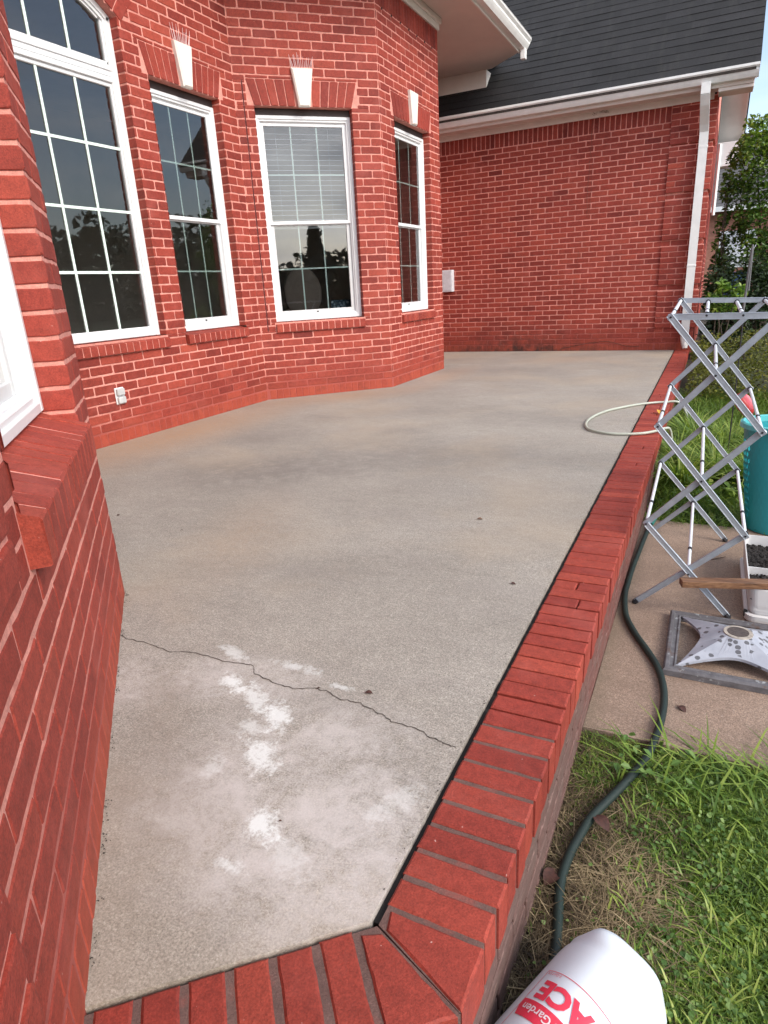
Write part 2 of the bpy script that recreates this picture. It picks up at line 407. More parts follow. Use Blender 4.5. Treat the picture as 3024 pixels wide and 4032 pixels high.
def patio_extras(n, P, c):
    z3 = lambda x: math_(n, 'MULTIPLY', x, 1.0)
    nz = noise(n, P, 10, 8, .72, .6)
    nf = noise(n, P, 38, 6, .7)
    # old water marks: darker grey drifts, warm tan wash
    streak = noise(n, scalev(n, P, (1.0, 2.6, 1)), 1.3, 7, .65, .4)
    c = mix(n, ramp(n, streak, [(.50, 0), (.80, .42)]), c, (.24,.215,.20))
    fine = noise(n, scalev(n, P, (1.0, 1.9, 1)), 9, 9, .78, .5); c = mix(n, .5, c, ramp(n, fine, [(.30, .78), (.70, 1.2)]), 'MULTIPLY')
    tan = noise(n, P, .9, 5, .6, .3); c = mix(n, ramp(n, tan, [(.48, 0), (.72, .45)]), c, (.43,.34,.24))
    # damp dark patch in the middle of the slab
    for (cx, cy, rx, ry, a, k) in [(1.25, -6.75, .85, .50, .5, .8), (1.9, -6.2, 1.1, .6, .2, .5), (2.6, -4.9, .8, .45, .2, .38), (1.5, -2.2, 1.3, .45, 0, .45), (.7, -5.9, .5, .35, .6, .4), (2.2,-7.9,.5,.25,.3,.25)]:
        msk = math_(n, 'MULTIPLY', blob(n, P, cx, cy, rx, ry, a), ramp(n, nz, [(.30, .1), (.62, 1.6)]), True)
        c = mix(n, math_(n, 'MULTIPLY', msk, k*.85), c, (.19,.172,.155))
    # clay coloured wash along the foot of the wall
    for (cx, cy, rx, ry, a, k) in [(-.1, -6.0, .55, 1.9, 0, .95), (.35, -4.1, 1.1, .45, .78, .7), (.85, -2.7, .3, 1.2, 0, .45), (2.0, -1.1, .9, .5, 0, .4), (1.75,-7.6,.3,.7,.4,.3)]:
        msk = math_(n, 'MULTIPLY', blob(n, P, cx, cy, rx, ry, a), ramp(n, nf, [(.35, .4), (.65, 1.2)]), True)
        c = mix(n, math_(n, 'MULTIPLY', msk, k), c, (.40,.27,.17))
    # pale haze of lime over the near end
    hz = noise(n, P, 7, 9, .7, .5); hz2 = noise(n, P, 24, 7, .75, .3); nf2 = noise(n, P, 110, 5, .8)
    for (cx, cy, rx, ry, a, k) in [(2.82, -8.84, .40, .36, .4, .60), (2.98, -8.98, .26, .22, .6, .6), (2.45, -8.56, .30, .14, .3, .5), (2.20, -8.66, .16, .16, .3, .45), (2.66,-8.95,.16,.16,0,.5)]:
        msk = math_(n, 'MULTIPLY', math_(n, 'MULTIPLY', blob(n, P, cx, cy, rx, ry, a), 2.2, True), ramp(n, math_(n, 'ADD', math_(n, 'MULTIPLY', hz, .6), math_(n, 'MULTIPLY', hz2, .4)), [(.40, 0), (.58, 1)]))
        c = mix(n, math_(n, 'MULTIPLY', msk, k), c, (.57,.53,.505))
    for (cx, cy, rx, ry, a, k) in [(2.833, -8.955, .085, .055, -.6, 1), (2.655, -8.66, .12, .06, -.9, .9), (2.70, -8.79, .11, .07, -.7, .9),
                                   (2.458, -8.583, .10, .05, -.4, .95), (2.36, -8.46, .14, .035, -.3, .6), (2.575, -8.452, .14, .03, 0, .6), (2.828, -9.061, .06, .03, 0, .7),
                                   (2.741, -8.49, .06, .02, 0, .6), (2.56, -8.62, .16, .05, -.6, .75), (2.62,-8.72,.07,.05,0,.5), (2.92,-9.0,.10,.05,-.5,.3), (3.05,-8.80,.12,.05,1.0,.35), (2.62,-8.86,.05,.05,0,.5)]:
        msk = math_(n, 'MULTIPLY', blob(n, P, cx, cy, rx*1.2, ry*1.2, a), 2.6)
        msk = math_(n, 'SUBTRACT', math_(n, 'ADD', msk, math_(n, 'ADD', math_(n, 'MULTIPLY', hz2, 5.0), math_(n, 'MULTIPLY', nf2, 3.0))), 5.2, True)
        msk = math_(n, 'MULTIPLY', msk, math_(n, 'MULTIPLY', blob(n, P, cx, cy, rx*1.6, ry*1.6, a), 4, True))
        c = mix(n, math_(n, 'MULTIPLY', msk, k*.9), c, (.72,.74,.72))
    # darker brownish damp on the side of the near wall
    for (cx, cy, rx, ry, a, k) in [(2.55, -8.98, .30, .22, -.8, .45), (2.35,-8.72,.22,.10,-.8,.4)]:
        msk = math_(n, 'MULTIPLY', blob(n, P, cx, cy, rx, ry, a), ramp(n, nz, [(.35, .5), (.62, 1.6)]), True)
        c = mix(n, math_(n, 'MULTIPLY', msk, k), c, (.25,.205,.165))
    return c
MAT['patio'] = concrete('patio_concrete', (.285,.258,.222), (.365,.335,.292), patio_extras)
def pad_extras(n, P, c):
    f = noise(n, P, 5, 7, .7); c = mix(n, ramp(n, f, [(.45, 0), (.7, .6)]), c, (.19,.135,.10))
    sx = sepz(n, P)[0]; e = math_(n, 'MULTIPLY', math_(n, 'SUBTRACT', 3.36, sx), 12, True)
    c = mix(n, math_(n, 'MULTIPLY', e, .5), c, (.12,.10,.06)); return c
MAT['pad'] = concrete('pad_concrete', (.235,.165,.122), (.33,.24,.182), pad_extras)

def poly_sheet(poly, ztop, zbot, m=None):
    m = m or MB(); m.prism(poly, zbot, ztop, (Vector((0,0,0)), Vector((1,0,0)), Vector((0,1,0)), Vector((0,0,1)))); return m
build_ground()
g0 = .012
kin = CK+Vector((-g0, 0, 0))
# slab edge line parallel to the near kerb
e2 = CK - KN*g0 + KD*0
cor = Vector((XK-g0, CK.y-.0027, 0))
slab = poly_sheet([(cor.x, .02), (-1.2, .02), (-1.2, -8.6), (1.7, -8.6), (1.9, -10.4), (cor.x+KD.x*2.2, cor.y+KD.y*2.2), (cor.x, cor.y)], 0.0, -.12)
slab.add([], [])
so = obj('patio_slab', slab, MAT['patio'], kind='structure')
# thin crack running across the slab
crack = MB()
cp = [(1.93,-8.50),(1.987,-8.515),(2.092,-8.513),(2.169,-8.526),(2.216,-8.508),(2.282,-8.501),(2.356,-8.507),(2.454,-8.495),(2.487,-8.524),(2.578,-8.547),(2.634,-8.543),(2.68,-8.522),(2.723,-8.523),(2.774,-8.539),(2.812,-8.534),(2.856,-8.543),(2.903,-8.56),(2.935,-8.574),(2.982,-8.569),(3.03,-8.586),(3.075,-8.598),(3.112,-8.601)]
pp = []
for i in range(len(cp)-1):
    for k in range(5):
        t = k/5; a, b_ = cp[i], cp[i+1]
        pp.append((a[0]+(b_[0]-a[0])*t+random.uniform(-.0035,.0035), a[1]+(b_[1]-a[1])*t+random.uniform(-.0035,.0035)))
for i in range(len(pp)-1):
    a, b_ = pp[i], pp[i+1]; w0 = .0009+.0010*abs(math.sin(i*.7)); w1 = .0009+.0010*abs(math.sin((i+1)*.7))
    crack.quad((a[0], a[1]-w0, .0012), (b_[0], b_[1]-w1, .0012), (b_[0], b_[1]+w1, .0012), (a[0], a[1]+w0, .0012))
obj('crack', crack, plain('crack', (.085,.07,.06), .95, var=.5, scale=70), kind='structure')
pad = poly_sheet([(3.300, -8.03), (5.6, -8.0), (5.6, -6.10), (3.300, -6.10)], -.295, -.42)
obj('concrete_pad', pad, MAT['pad'], kind='structure')

# ------------------------------------------------------------------ bricks
TSIG = .15
def rects_minus(r, holes):
    rs = [r]
    for h in holes:
        nr = []
        for a in rs:
            x0, x1, z0, z1 = a; hx0, hx1, hz0, hz1 = h
            if hx1 <= x0 or hx0 >= x1 or hz1 <= z0 or hz0 >= z1: nr.append(a); continue
            if hz0 > z0+.002: nr.append((x0, x1, z0, hz0))
            if hz1 < z1-.002: nr.append((x0, x1, hz1, z1))
            zz0, zz1 = max(z0, hz0), min(z1, hz1)
            if hx0 > x0+.002: nr.append((x0, hx0, zz0, zz1))
            if hx1 < x1-.002: nr.append((hx1, x1, zz0, zz1))
        rs = nr
    return rs
def brick(m, fr, x0, x1, z0, z1, d0=-.001, d1=.0055, jit=.0013, tint=None, bev=.003, quad=None, rnd=.006):
    """one brick face standing d1 proud of the mortar, with a ragged outline"""
    O, U, V, N = fr
    w, h = x1-x0, z1-z0
    if w < .012 or h < .012: return
    if tint is None: tint = min(1, max(0, random.gauss(.48, TSIG)))
    n1 = max(2, int(w/.035)); n2 = max(1, int(h/.03))
    c = min(rnd, w*.2, h*.2)
    pts = [(x0+c, z0)]+[(x0+w*i/n1, z0) for i in range(1, n1)]+[(x1-c, z0), (x1, z0+c)]+[(x1, z0+h*i/n2) for i in range(1, n2)]+[(x1, z1-c), (x1-c, z1)]
    pts += [(x1-w*i/n1, z1) for i in range(1, n1)]+[(x0+c, z1), (x0, z1-c)]+[(x0, z1-h*i/n2) for i in range(1, n2)]+[(x0, z0+c)]
    cx, cz = (x0+x1)/2, (z0+z1)/2
    outer = []; inner = []
    tilt = random.uniform(-.0008, .0008)
    for (x, z) in pts:
        x += random.uniform(-jit, jit); z += random.uniform(-jit, jit)
        outer.append((x, z)); dx = bev if x < cx else -bev; dz = bev if z < cz else -bev
        inner.append((x+dx*(abs(x-cx) > w*.5-c*1.2), z+dz*(abs(z-cz) > h*.5-c*1.2)))
    if quad:   # map unit square -> quad for splayed bricks
        def mp_(x, z):
            u, v = (x-x0)/w, (z-z0)/h
            (a, b_, c_, d_) = quad
            return ((a[0]*(1-u)+b_[0]*u)*(1-v)+(d_[0]*(1-u)+c_[0]*u)*v, (a[1]*(1-u)+b_[1]*u)*(1-v)+(d_[1]*(1-u)+c_[1]*u)*v)
        outer = [mp_(*p_) for p_ in outer]; inner = [mp_(*p_) for p_ in inner]
    k = len(pts)
    vs_ = [O+U*x+V*z+N*d0 for x, z in outer]+[O+U*x+V*z+N*(d1-.0018) for x, z in outer]+[O+U*x+V*z+N*(d1+tilt) for x, z in inner]
    fs = [(i, (i+1) % k, k+(i+1) % k, k+i) for i in range(k)]+[(k+i, k+(i+1) % k, 2*k+(i+1) % k, 2*k+i) for i in range(k)]+[tuple(2*k+i for i in range(k))]
    m.add(vs_, fs, tint)
MJ = .0118
def courses(m, fr, s0, s1, z0, z1, phase, holes, d1=.0035, jit=.0014, base=True, mj=MJ, nmin=0, hj=None, rnd=.006):
    hj = mj if hj is None else hj
    """running bond; phase = joint position on odd courses"""
    if base:
        x = s0+(random.random()*.03)
        while x < s1:
            x1 = min(s1, x+.0655)
            for r in rects_minus((x, x1-.006, 0.0, ZB-.008), holes): brick(m, fr, *r, d1=d1*.7, jit=jit, tint=min(1, max(0, random.gauss(.6, .15))))
            x += .0655
    n = nmin
    while ZB+n*C < z1-.01:
        zl, zh = ZB+n*C+mj/2, ZB+(n+1)*C-mj/2
        ph = phase if n % 2 else phase+LB/2
        k = math.floor((s0-ph)/LB)
        wob = random.uniform(-.004, .004)
        while ph+k*LB < s1:
            a = max(s0+.0005, ph+k*LB+hj/2+wob+random.uniform(-.002, .002)); b_ = min(s1-.0005, ph+(k+1)*LB-hj/2+wob+random.uniform(-.002, .002)); k += 1
            if b_-a < .012: continue
            if zh > z1: zh = z1
            dz = random.uniform(-.0012, .0012)
            for r in rects_minus((a, b_, max(z0, zl)+dz, zh+dz), holes): brick(m, fr, *r, d1=d1, jit=jit, rnd=rnd)
        n += 1
def soldier(m, fr, s0, s1, z0, z1, pitch=.0655, tint=.45, jit=.0012, gap=.009, phase=0, proud=.0055):
    n = max(1, round((s1-s0)/pitch)); p_ = (s1-s0)/n
    for i in range(n):
        brick(m, fr, s0+i*p_+gap/2, s0+(i+1)*p_-gap/2, z0, z1, jit=jit, tint=min(1, max(0, random.gauss(tint, .12))), d1=proud)
def flat_arch(m, fr, s0, s1, z0, z1, kw0, kw1):
    """splayed brick lintel with a gap for the keystone"""
    c = (s0+s1)/2; sp = .055; n = 12
    for i in range(n):
        u0, u1 = i/n, (i+1)/n
        f = lambda u, top: (s0-(sp if top else 0))*(1-u)+(s1+(sp if top else 0))*u
        g = .0045
        q = [(f(u0, 0)+g, z0), (f(u1, 0)-g, z0), (f(u1, 1)-g, z1), (f(u0, 1)+g, z1)]
        if i in (5, 6): continue
        brick(m, fr, q[0][0], q[1][0], z0, z1, quad=q, tint=min(1, max(0, random.gauss(.4, .12))), jit=.001)
def sheet(m, fr, s0, s1, z0, z1, holes, d=0.0, thick=.0):
    """mortar plane with openings, split into rectangles"""
    O, U, V, N = fr
    for (a, b_, c_, d_) in rects_minus((s0, s1, z0, z1), holes):
        m.quad(O+U*a+V*c_+N*d, O+U*b_+V*c_+N*d, O+U*b_+V*d_+N*d, O+U*a+V*d_+N*d)
Zv = Vector((0, 0, 1))
def frame(ox, oy, ux, uy, nx, ny):
    return (Vector((ox, oy, 0)), Vector((ux, uy, 0)).normalized(), Zv, Vector((nx, ny, 0)).normalized())
FB = frame(0, 0, 1, 0, 0, -1)               # back wall, s = X
F1 = frame(XA, 0, 0, 1, 1, 0)               # s = Y
F3 = frame(XA, YC13, 1, 1, 1, -1)           # s from the inner corner
F4 = frame(XB, 0, 0, 1, 1, 0)               # s = Y
F0 = frame(1.705, -8.265, 1, -1, 1, 1)      # s from the far corner towards the camera
FS = frame(3.328, 0, 0, 1, 1, 0)            # garage side wall, s = Y
REC = .078
house = thing('brick_house', 'red brick house with white trimmed windows along the left and back of the patio', 'house', (0, -4, 0))

OPEN_B, OPEN_T, SILL_B, LIN_T = .735, 2.572, .640, 2.775
def win_holes(s0, s1): return [(s0, s1, OPEN_B-.002, OPEN_T), (s0-.012, s1+.012, SILL_B-.003, OPEN_B)]
def lintel_hole(s0, s1): return [(s0-.058, s1+.058, OPEN_T, LIN_T+.006)]
def keystone_mb(fr, c, z0=2.565, z1=2.862, hw0=.052, hw1=.098):
    m = MB(); O, U, V, N = fr
    p0 = [(c-hw0, z0), (c+hw0, z0), (c+hw1, z1), (c-hw1, z1)]
    ins = .012
    q0 = [(c-hw0+ins, z0+ins), (c+hw0-ins, z0+ins), (c+hw1-ins*1.2, z1-ins), (c-hw1+ins*1.2, z1-ins)]
    f = lambda pts, d: [O+U*a+V*b_+N*d for a, b_ in pts]
    v = f(p0, .0)+f(p0, .030)+f(q0, .042)
    fs = [(8,9,10,11)]+[(i, (i+1) % 4, 4+(i+1) % 4, 4+i) for i in range(4)]+[(4+i, 4+(i+1) % 4, 8+(i+1) % 4, 8+i) for i in range(4)]
    m.add(v, fs); return m
def reveals(fr, s0, s1, z0, z1, bm, mm, depth=REC+.03, side=(1,1), top=True):
    """brick returns of an opening"""
    O, U, V, N = fr
    for sgn, s in ((1, s0), (-1, s1)):
        if not side[0 if sgn == 1 else 1]: continue
        f = (O+U*s-N*depth, N, V, U*sgn)
        sheet(mm, f, 0, depth+.0, z0, z1, [])
        n = 0
        while ZB+(n+1)*C < z1+C:
            zl, zh = max(z0, ZB+n*C+MJ/2), min(z1, ZB+(n+1)*C-MJ/2); n += 1
            if zh-zl > .015: brick(bm, f, .002, depth+.0055, zl, zh, d1=.004, jit=.001)
    if top:
        mm.quad(O+U*s0+V*z1-N*depth, O+U*s0+V*z1, O+U*s1+V*z1, O+U*s1+V*z1-N*depth)
def sill_mb(fr, s0, s1, jit=.0012, proud=.030, slope=.022, zt=OPEN_B, zb=SILL_B, deep=None, tintm=.55):
    """row of sloping rowlock bricks: top face and front face modelled brick by brick"""
    bm, mm = MB(), MB(); O, U, V, N = fr
    n = max(1, round((s1-s0)/.0655)); p_ = (s1-s0)/n; dp = (deep or REC+.012)
    zf = zt-slope
    for i in range(n):
        a, b_ = s0+i*p_+.0045, s0+(i+1)*p_-.0045
        t = min(1, max(0, random.gauss(tintm, .12)))
        j = lambda: random.uniform(-jit, jit)
        e = .005
        A = [(-dp, zt), (proud-e, zf), (proud, zf-e), (proud, zb+.003), (proud-.004, zb), (-.004, zb)]
        v = [O+U*(a+j())+V*(z+j())+N*d for d, z in A]+[O+U*(b_+j())+V*(z+j())+N*d for d, z in A]
        k = len(A)
        fs = [tuple(range(k-1, -1, -1)), tuple(range(k, 2*k))]+[(q, (q+1) % k, k+(q+1) % k, k+q) for q in range(k)]
        bm.add(v, fs, t)
    A = [(-dp, zt-.0018), (proud-.0045, zf-.0022), (proud-.0030, zf-.006), (proud-.0030, zb+.004), (-.004, zb+.004)]
    v = [O+U*(s0+.014)+V*z+N*d for d, z in A]+[O+U*(s1-.014)+V*z+N*d for d, z in A]
    k = len(A); mm.add(v, [tuple(range(k-1, -1, -1)), tuple(range(k, 2*k))]+[(q, (q+1) % k, k+(q+1) % k, k+q) for q in range(k)])
    return bm, mm

def window(fr, s0, s1, z0, z1, kind='double', blinds=False, label=None, rec=REC):
    """white vinyl window set rec behind the wall face; returns the frame object"""
    O, U, V, N = fr; B = MB()
    f = (O-N*rec, U, V, N)
    fw = .052
    def bx(m, a, b_, c_, d_, e0, e1, bev=.004): m.box((a, c_, e0), (b_, d_, e1), fr=f, bev=bev)
    def ring(m, a, b_, c_, d_, w, e0, e1, bev=.004, wb=None, wt=None):
        wb = wb or w; wt = wt or w
        bx(m, a, a+w, c_, d_, e0, e1, bev); bx(m, b_-w, b_, c_, d_, e0, e1, bev)
        bx(m, a+w-.001, b_-w+.001, c_, c_+wb, e0, e1-.0015, bev); bx(m, a+w-.001, b_-w+.001, d_-wt, d_, e0, e1-.0015, bev)
    # stepped brick-mould profile
    ring(B, s0+.002, s1-.002, z0+.002, z1-.002, .030, -.05, .012)
    ring(B, s0+.026, s1-.026, z0+.028, z1-.028, .022, -.05, .002)
    ring(B, s0+.044, s1-.044, z0+.046, z1-.046, .014, -.05, -.012)
    win = obj('window', B, MAT['white'], house)
    if label: win['label'] = label
    gi0, gi1, gz0, gz1 = s0+.056, s1-.056, z0+.058, z1-.058
    zm = (gz0+gz1)/2-.005
    if kind == 'double':
        up, lo = MB(), MB()
        ring(up, gi0, gi1, zm-.008, gz1, .024, -.04, -.016, .003, wb=.03)
        ring(lo, gi0+.002, gi1-.002, gz0, zm+.012, .036, -.062, -.036, .003, wb=.040, wt=.030)
        obj('upper_sash', up, MAT['white'], win); obj('lower_sash', lo, MAT['sash'], win)
        mu = MB(); c_ = gi0+.024, gi1-.024
        for (za, zb_, d, inset) in ((zm+.022, gz1-.024, -.031, 0), (gz0+.04, zm-.018, -.052, .014)):
            a, b_ = c_[0]+inset, c_[1]-inset
            for k in (1, 2):
                x = a+(b_-a)*k/3; bx(mu, x-.0065, x+.0065, za, zb_, d-.004, d, .001)
            zc = (za+zb_)/2
            for k in range(3): bx(mu, a+(b_-a)*k/3+(.0065 if k else 0), a+(b_-a)*(k+1)/3-(.0065 if k < 2 else 0), zc-.0065, zc+.0065, d-.004, d, .001)
        obj('muntins', mu, MAT['mint'], win)
        for (za, zb_, d) in ((zm+.018, gz1-.02, -.027), (gz0+.036, zm-.014, -.048)):
            p_ = MB(); p_.quad(*[O-N*rec+U*a+V*b_+N*d for a, b_ in ((c_[0]-.004, za), (c_[1]+.004, za), (c_[1]+.004, zb_), (c_[0]-.004, zb_))])
            obj('glass_pane', p_, MAT['glass'], win)
        la = MB(); cx = (s0+s1)/2; bx(la, cx-.009, cx+.009, gz0+.012, gz0+.024, -.036, -.031, .001); obj('latch', la, MAT['black'], win)
        if blinds:
            sl = MB(); z = zm-.01
            while z < gz1-.03:
                sl.add([O-N*rec+U*a+V*(z+dz)+N*d for a, dz, d in ((c_[0]-.01, 0, -.085), (c_[1]+.01, 0, -.085), (c_[1]+.01, .012, -.130), (c_[0]-.01, .012, -.130))]+
                       [O-N*rec+U*a+V*(z+dz+.002)+N*d for a, dz, d in ((c_[0]-.01, 0, -.085), (c_[1]+.01, 0, -.085), (c_[1]+.01, .012, -.130), (c_[0]-.01, .012, -.130))],
                       [(0,1,2,3), (7,6,5,4), (0,4,5,1), (1,5,6,2), (2,6,7,3), (3,7,4,0)]); z += .043
            for a in (c_[0]+.12, c_[1]-.12): bx(sl, a-.001, a+.001, zm-.02, gz1, -.106, -.104, 0)
            bx(sl, c_[0]-.01, c_[1]+.01, zm-.04, zm-.015, -.125, -.09, .003)
            obj('blinds', sl, MAT['blind'], win)
    return win, f, (gi0, gi1, gz0, gz1)
MAT['blind'] = plain('blind_slat', (.66,.68,.72), .5, var=.03)
# ------------------------------------------------------------------ the house
# windows: (frame, s0, s1)
W2 = (-5.490, -4.690); W3s = (.160, 1.060); W4s = (-3.222, -2.312); W0s = (.300, 1.200)
WBG = (-6.745, -5.712)      # big arched window
# ---- wall 1 (long left wall)
bm, mm = MB(), MB()
AC = (WBG[0]+WBG[1])/2; AHW = (WBG[1]-WBG[0])/2
SPR = 2.872; RISE = .175; RAD = (AHW**2+RISE**2)/(2*RISE)
def arch_z(s): return SPR+RISE-RAD+math.sqrt(max(0, RAD**2-(s-AC)**2))
arch_h = []
K = 22
for i in range(K):
    a, b_ = WBG[0]+2*AHW*i/K, WBG[0]+2*AHW*(i+1)/K
    arch_h.append((a, b_, 2.5, arch_z((a+b_)/2)))
vo = []   # voussoir band as holes for the coursed brickwork
for i in range(26):
    a = AC-AHW-.07+(2*AHW+.14)*i/26; b_ = AC-AHW-.07+(2*AHW+.14)*(i+1)/26; mdl = min(max((a+b_)/2, WBG[0]), WBG[1])
    vo.append((a, b_, arch_z(mdl)-.03 if WBG[0] < (a+b_)/2 < WBG[1] else SPR-.01, arch_z(mdl)+.205))
h1 = win_holes(*W2)+lintel_hole(*W2)+[(WBG[0], WBG[1], OPEN_B-.002, 2.6), (WBG[0]-.012, WBG[1]+.012, SILL_B-.003, OPEN_B)]+arch_h
courses(bm, F1, -8.26, YC13-.003, ZB, 3.39, YC13+.10, h1+vo)
soldier(bm, F1, -8.26, YC13-.003, 3.40, 3.585)
flat_arch(bm, F1, W2[0], W2[1], OPEN_T+.002, LIN_T, .05, .1)
for i in range(17):      # arch voussoirs
    t0 = -AHW-.035+(2*AHW+.07)*i/17; t1 = -AHW-.035+(2*AHW+.07)*(i+1)/17
    th0, th1 = math.asin(max(-1, min(1, t0/RAD))), math.asin(max(-1, min(1, t1/RAD)))
    cz = SPR+RISE-RAD
    pt = lambda th, r: (AC+math.sin(th)*r, cz+math.cos(th)*r)
    e = .004/RAD
    q = [pt(th0+e, RAD+.002), pt(th1-e, RAD+.002), pt(th1-e, RAD+.20), pt(th0+e, RAD+.20)]
    brick(bm, F1, q[0][0], q[1][0], q[0][1], q[0][1]+.2, quad=q, tint=min(1, max(0, random.gauss(.4, .12))))
hs = win_holes(*W2)+[(WBG[0], WBG[1], OPEN_B-.002, 2.6)]+arch_h
sheet(mm, F1, -8.26, YC13+.01, -.05, 3.6, hs)
reveals(F1, W2[0], W2[1], OPEN_B, OPEN_T, bm, mm); reveals(F1, WBG[0], WBG[1], OPEN_B, SPR, bm, mm, top=False)
O, U, V, N = F1
for i in range(20):     # soffit of the arch
    a, b_ = WBG[0]+2*AHW*i/20, WBG[0]+2*AHW*(i+1)/20
    mm.quad(O+U*a+V*arch_z(a)-N*.11, O+U*a+V*arch_z(a)+N*.002, O+U*b_+V*arch_z(b_)+N*.002, O+U*b_+V*arch_z(b_)-N*.11)
w1 = obj('wall', bm, MAT['brick'], house); obj('mortar', mm, MAT['mortar'], w1)
# ---- wall 3 (diagonal of the bay)
S3 = (XB-XA)/S2
bm, mm = MB(), MB()
courses(bm, F3, .0, S3-.001, ZB, 3.39, .107, win_holes(*W3s)+lintel_hole(*W3s)+[(.068, .080, .66, 2.76)])
soldier(bm, F3, .0, S3-.001, 3.40, 3.585)
flat_arch(bm, F3, W3s[0], W3s[1], OPEN_T+.002, LIN_T, .05, .1)
sheet(mm, F3, 0, S3, -.05, 3.6, win_holes(*W3s)[:1])
reveals(F3, W3s[0], W3s[1], OPEN_B, OPEN_T, bm, mm)
w3 = obj('wall', bm, MAT['brick'], house); obj('mortar', mm, MAT['mortar'], w3)
ej = MB(); ej.box((.069, .655, -.002), (.079, 2.762, .003), fr=F3); obj('expansion_joint', ej, plain('sealant', (.085,.012,.012), .8), house)
# ---- wall 4 (front of the bay)
bm, mm = MB(), MB()
courses(bm, F4, YC34+.001, YE4, ZB, 3.39, YC34+.03, win_holes(*W4s)+lintel_hole(*W4s))
soldier(bm, F4, YC34+.001, YE4, 3.40, 3.585)
flat_arch(bm, F4, W4s[0], W4s[1], OPEN_T+.002, LIN_T, .05, .1)
sheet(mm, F4, YC34, YE4, -.05, 3.6, win_holes(*W4s)[:1])
reveals(F4, W4s[0], W4s[1], OPEN_B, OPEN_T, bm, mm)
ret = frame(XA, YE4, 1, 0, 0, 1)      # return at the far end of the bay
courses(bm, ret, 0, XB-XA, ZB, 3.59, 0, []); sheet(mm, ret, 0, XB-XA, -.05, 3.6, [])
f5 = frame(XA, 0, 0, 1, 1, 0); courses(bm, f5, YE4, 0, ZB, 2.74, 0, []); sheet(mm, f5, YE4, 0, -.05, 3.9, [])
w4 = obj('wall', bm, MAT['brick'], house); obj('mortar', mm, MAT['mortar'], w4)
for i in range(7):
    s = YC34+.13+i*.203
    wh = MB(); wh.box((s, 3.385, -.002), (s+.012, 3.402, .0065), fr=F4); obj('weep_hole', wh, MAT['dark'], house)
# ---- back wall
bm, mm = MB(), MB()
QX0, QX1, QP = 2.848, 3.328, .020
courses(bm, FB, XA, QX0+.001, ZB, 2.738, 0.0, [])
zq = [.293, .842, 1.388, 1.943, 2.488, 2.96]
# recessed courses of the quoin, then the projecting blocks
low = [(QX0, QX1, a, b_-C) for a, b_ in zip(zq[:-1], [z for z in zq[1:]])]
courses(bm, FB, QX0, QX1, ZB, 2.95, 0.0, [(QX0-.01, QX1+.01, a+.001, (b_-C if b_ < 2.9 else 3.0)) for a, b_ in zip(zq[:-1], zq[1:])])
FQ = (FB[0]+FB[3]*QP, FB[1], FB[2], FB[3])
for a, b_ in zip(zq[:-1], zq[1:]):
    top = b_-C if b_ < 2.9 else 2.96
    k = 0; z = a
    while z < top-.02:
        zz = min(z+C, top)
        ph = QX0 if k % 2 == 0 else QX0-LB/2
        x = ph
        while x < QX1:
            x0, x1 = max(x, QX0), min(x+LB, QX1+.018)
            if x1-x0 > .02: brick(bm, FQ, x0+(.005 if x0 > QX0 else 0), x1-(.005 if x1 < QX1 else 0), z+.003, zz-.0075)
            x += LB
        z += C; k += 1
    mm.box((QX0+.001, a+.003, -.01), (QX1+QP-.003, top-.002, QP-.0005), fr=FB)
soldier(bm, FB, XA, QX0-.004, 2.746, 2.925, tint=.3, gap=.012)
sheet(mm, FB, XA-.3, QX1, -.05, 2.97, [])
wb = obj('wall', bm, MAT['brick'], house); obj('mortar', mm, MAT['mortar'], wb)
# ---- garage side wall
bm, mm = MB(), MB()
courses(bm, FS, 0.006, 4.0, ZB, 3.0, 0.05, [])
for a, b_ in zip(zq[:-1], zq[1:]):
    top = b_-C if b_ < 2.9 else 2.96
    z = a; k = 0
    FSQ = (FS[0]+FS[3]*QP, FS[1], FS[2], FS[3])
    while z < top-.02:
        zz = min(z+C, top); x = -QP if k % 2 else -QP-.1
        while x < .5:
            brick(bm, FSQ, max(-QP-.002, x)+.004, min(x+LB, .5)-.004, z+.003, zz-.0075); x += LB
        z += C; k += 1
    mm.box((-QP+.002, a+.003, -.01), (.5, top-.002, QP-.0005), fr=FS)
sheet(mm, FS, 0, 4.0, -.4, 3.1, [])
# gable triangle of the side wall
mm.add([Vector((3.328, 0, 2.95)), Vector((3.328, 4.0, 2.95)), Vector((3.328, 2.0, 5.0))], [(0, 1, 2)])
ws = obj('wall', bm, MAT['brick'], house); obj('mortar', mm, MAT['mortar'], ws)
# ---- near bay wall (wall 0)
bm, mm = MB(), MB(); TSIG = .09
S0E = 2.3
h0 = [(W0s[0], W0s[1], OPEN_B-.03, OPEN_T), (W0s[0]-.006, W0s[1]+.016, .578, OPEN_B-.028)]
courses(bm, F0, 0.0, S0E, ZB, 3.3, .06, h0+lintel_hole(*W0s), jit=.0018, d1=.0020, mj=.0115, hj=.0065, rnd=.0025)
soldier(bm, F0, W0s[0], W0s[1], OPEN_T, LIN_T)
sheet(mm, F0, 0, S0E, -.5, 3.4, [(W0s[0], W0s[1], .60, OPEN_T)])
reveals(F0, W0s[0], W0s[1], .60, OPEN_T, bm, mm)
far = (F0[0], Vector((-1, 0, 0)), Zv, Vector((0, 1, 0)))   # the wall beyond the corner, facing the bay
courses(bm, far, 0, 2.1, ZB, 3.3, 0, []); sheet(mm, far, 0, 2.1, -.3, 3.4, [])
w0 = obj('wall', bm, MAT['brick'], house); obj('mortar', mm, MAT['mortar'], w0)
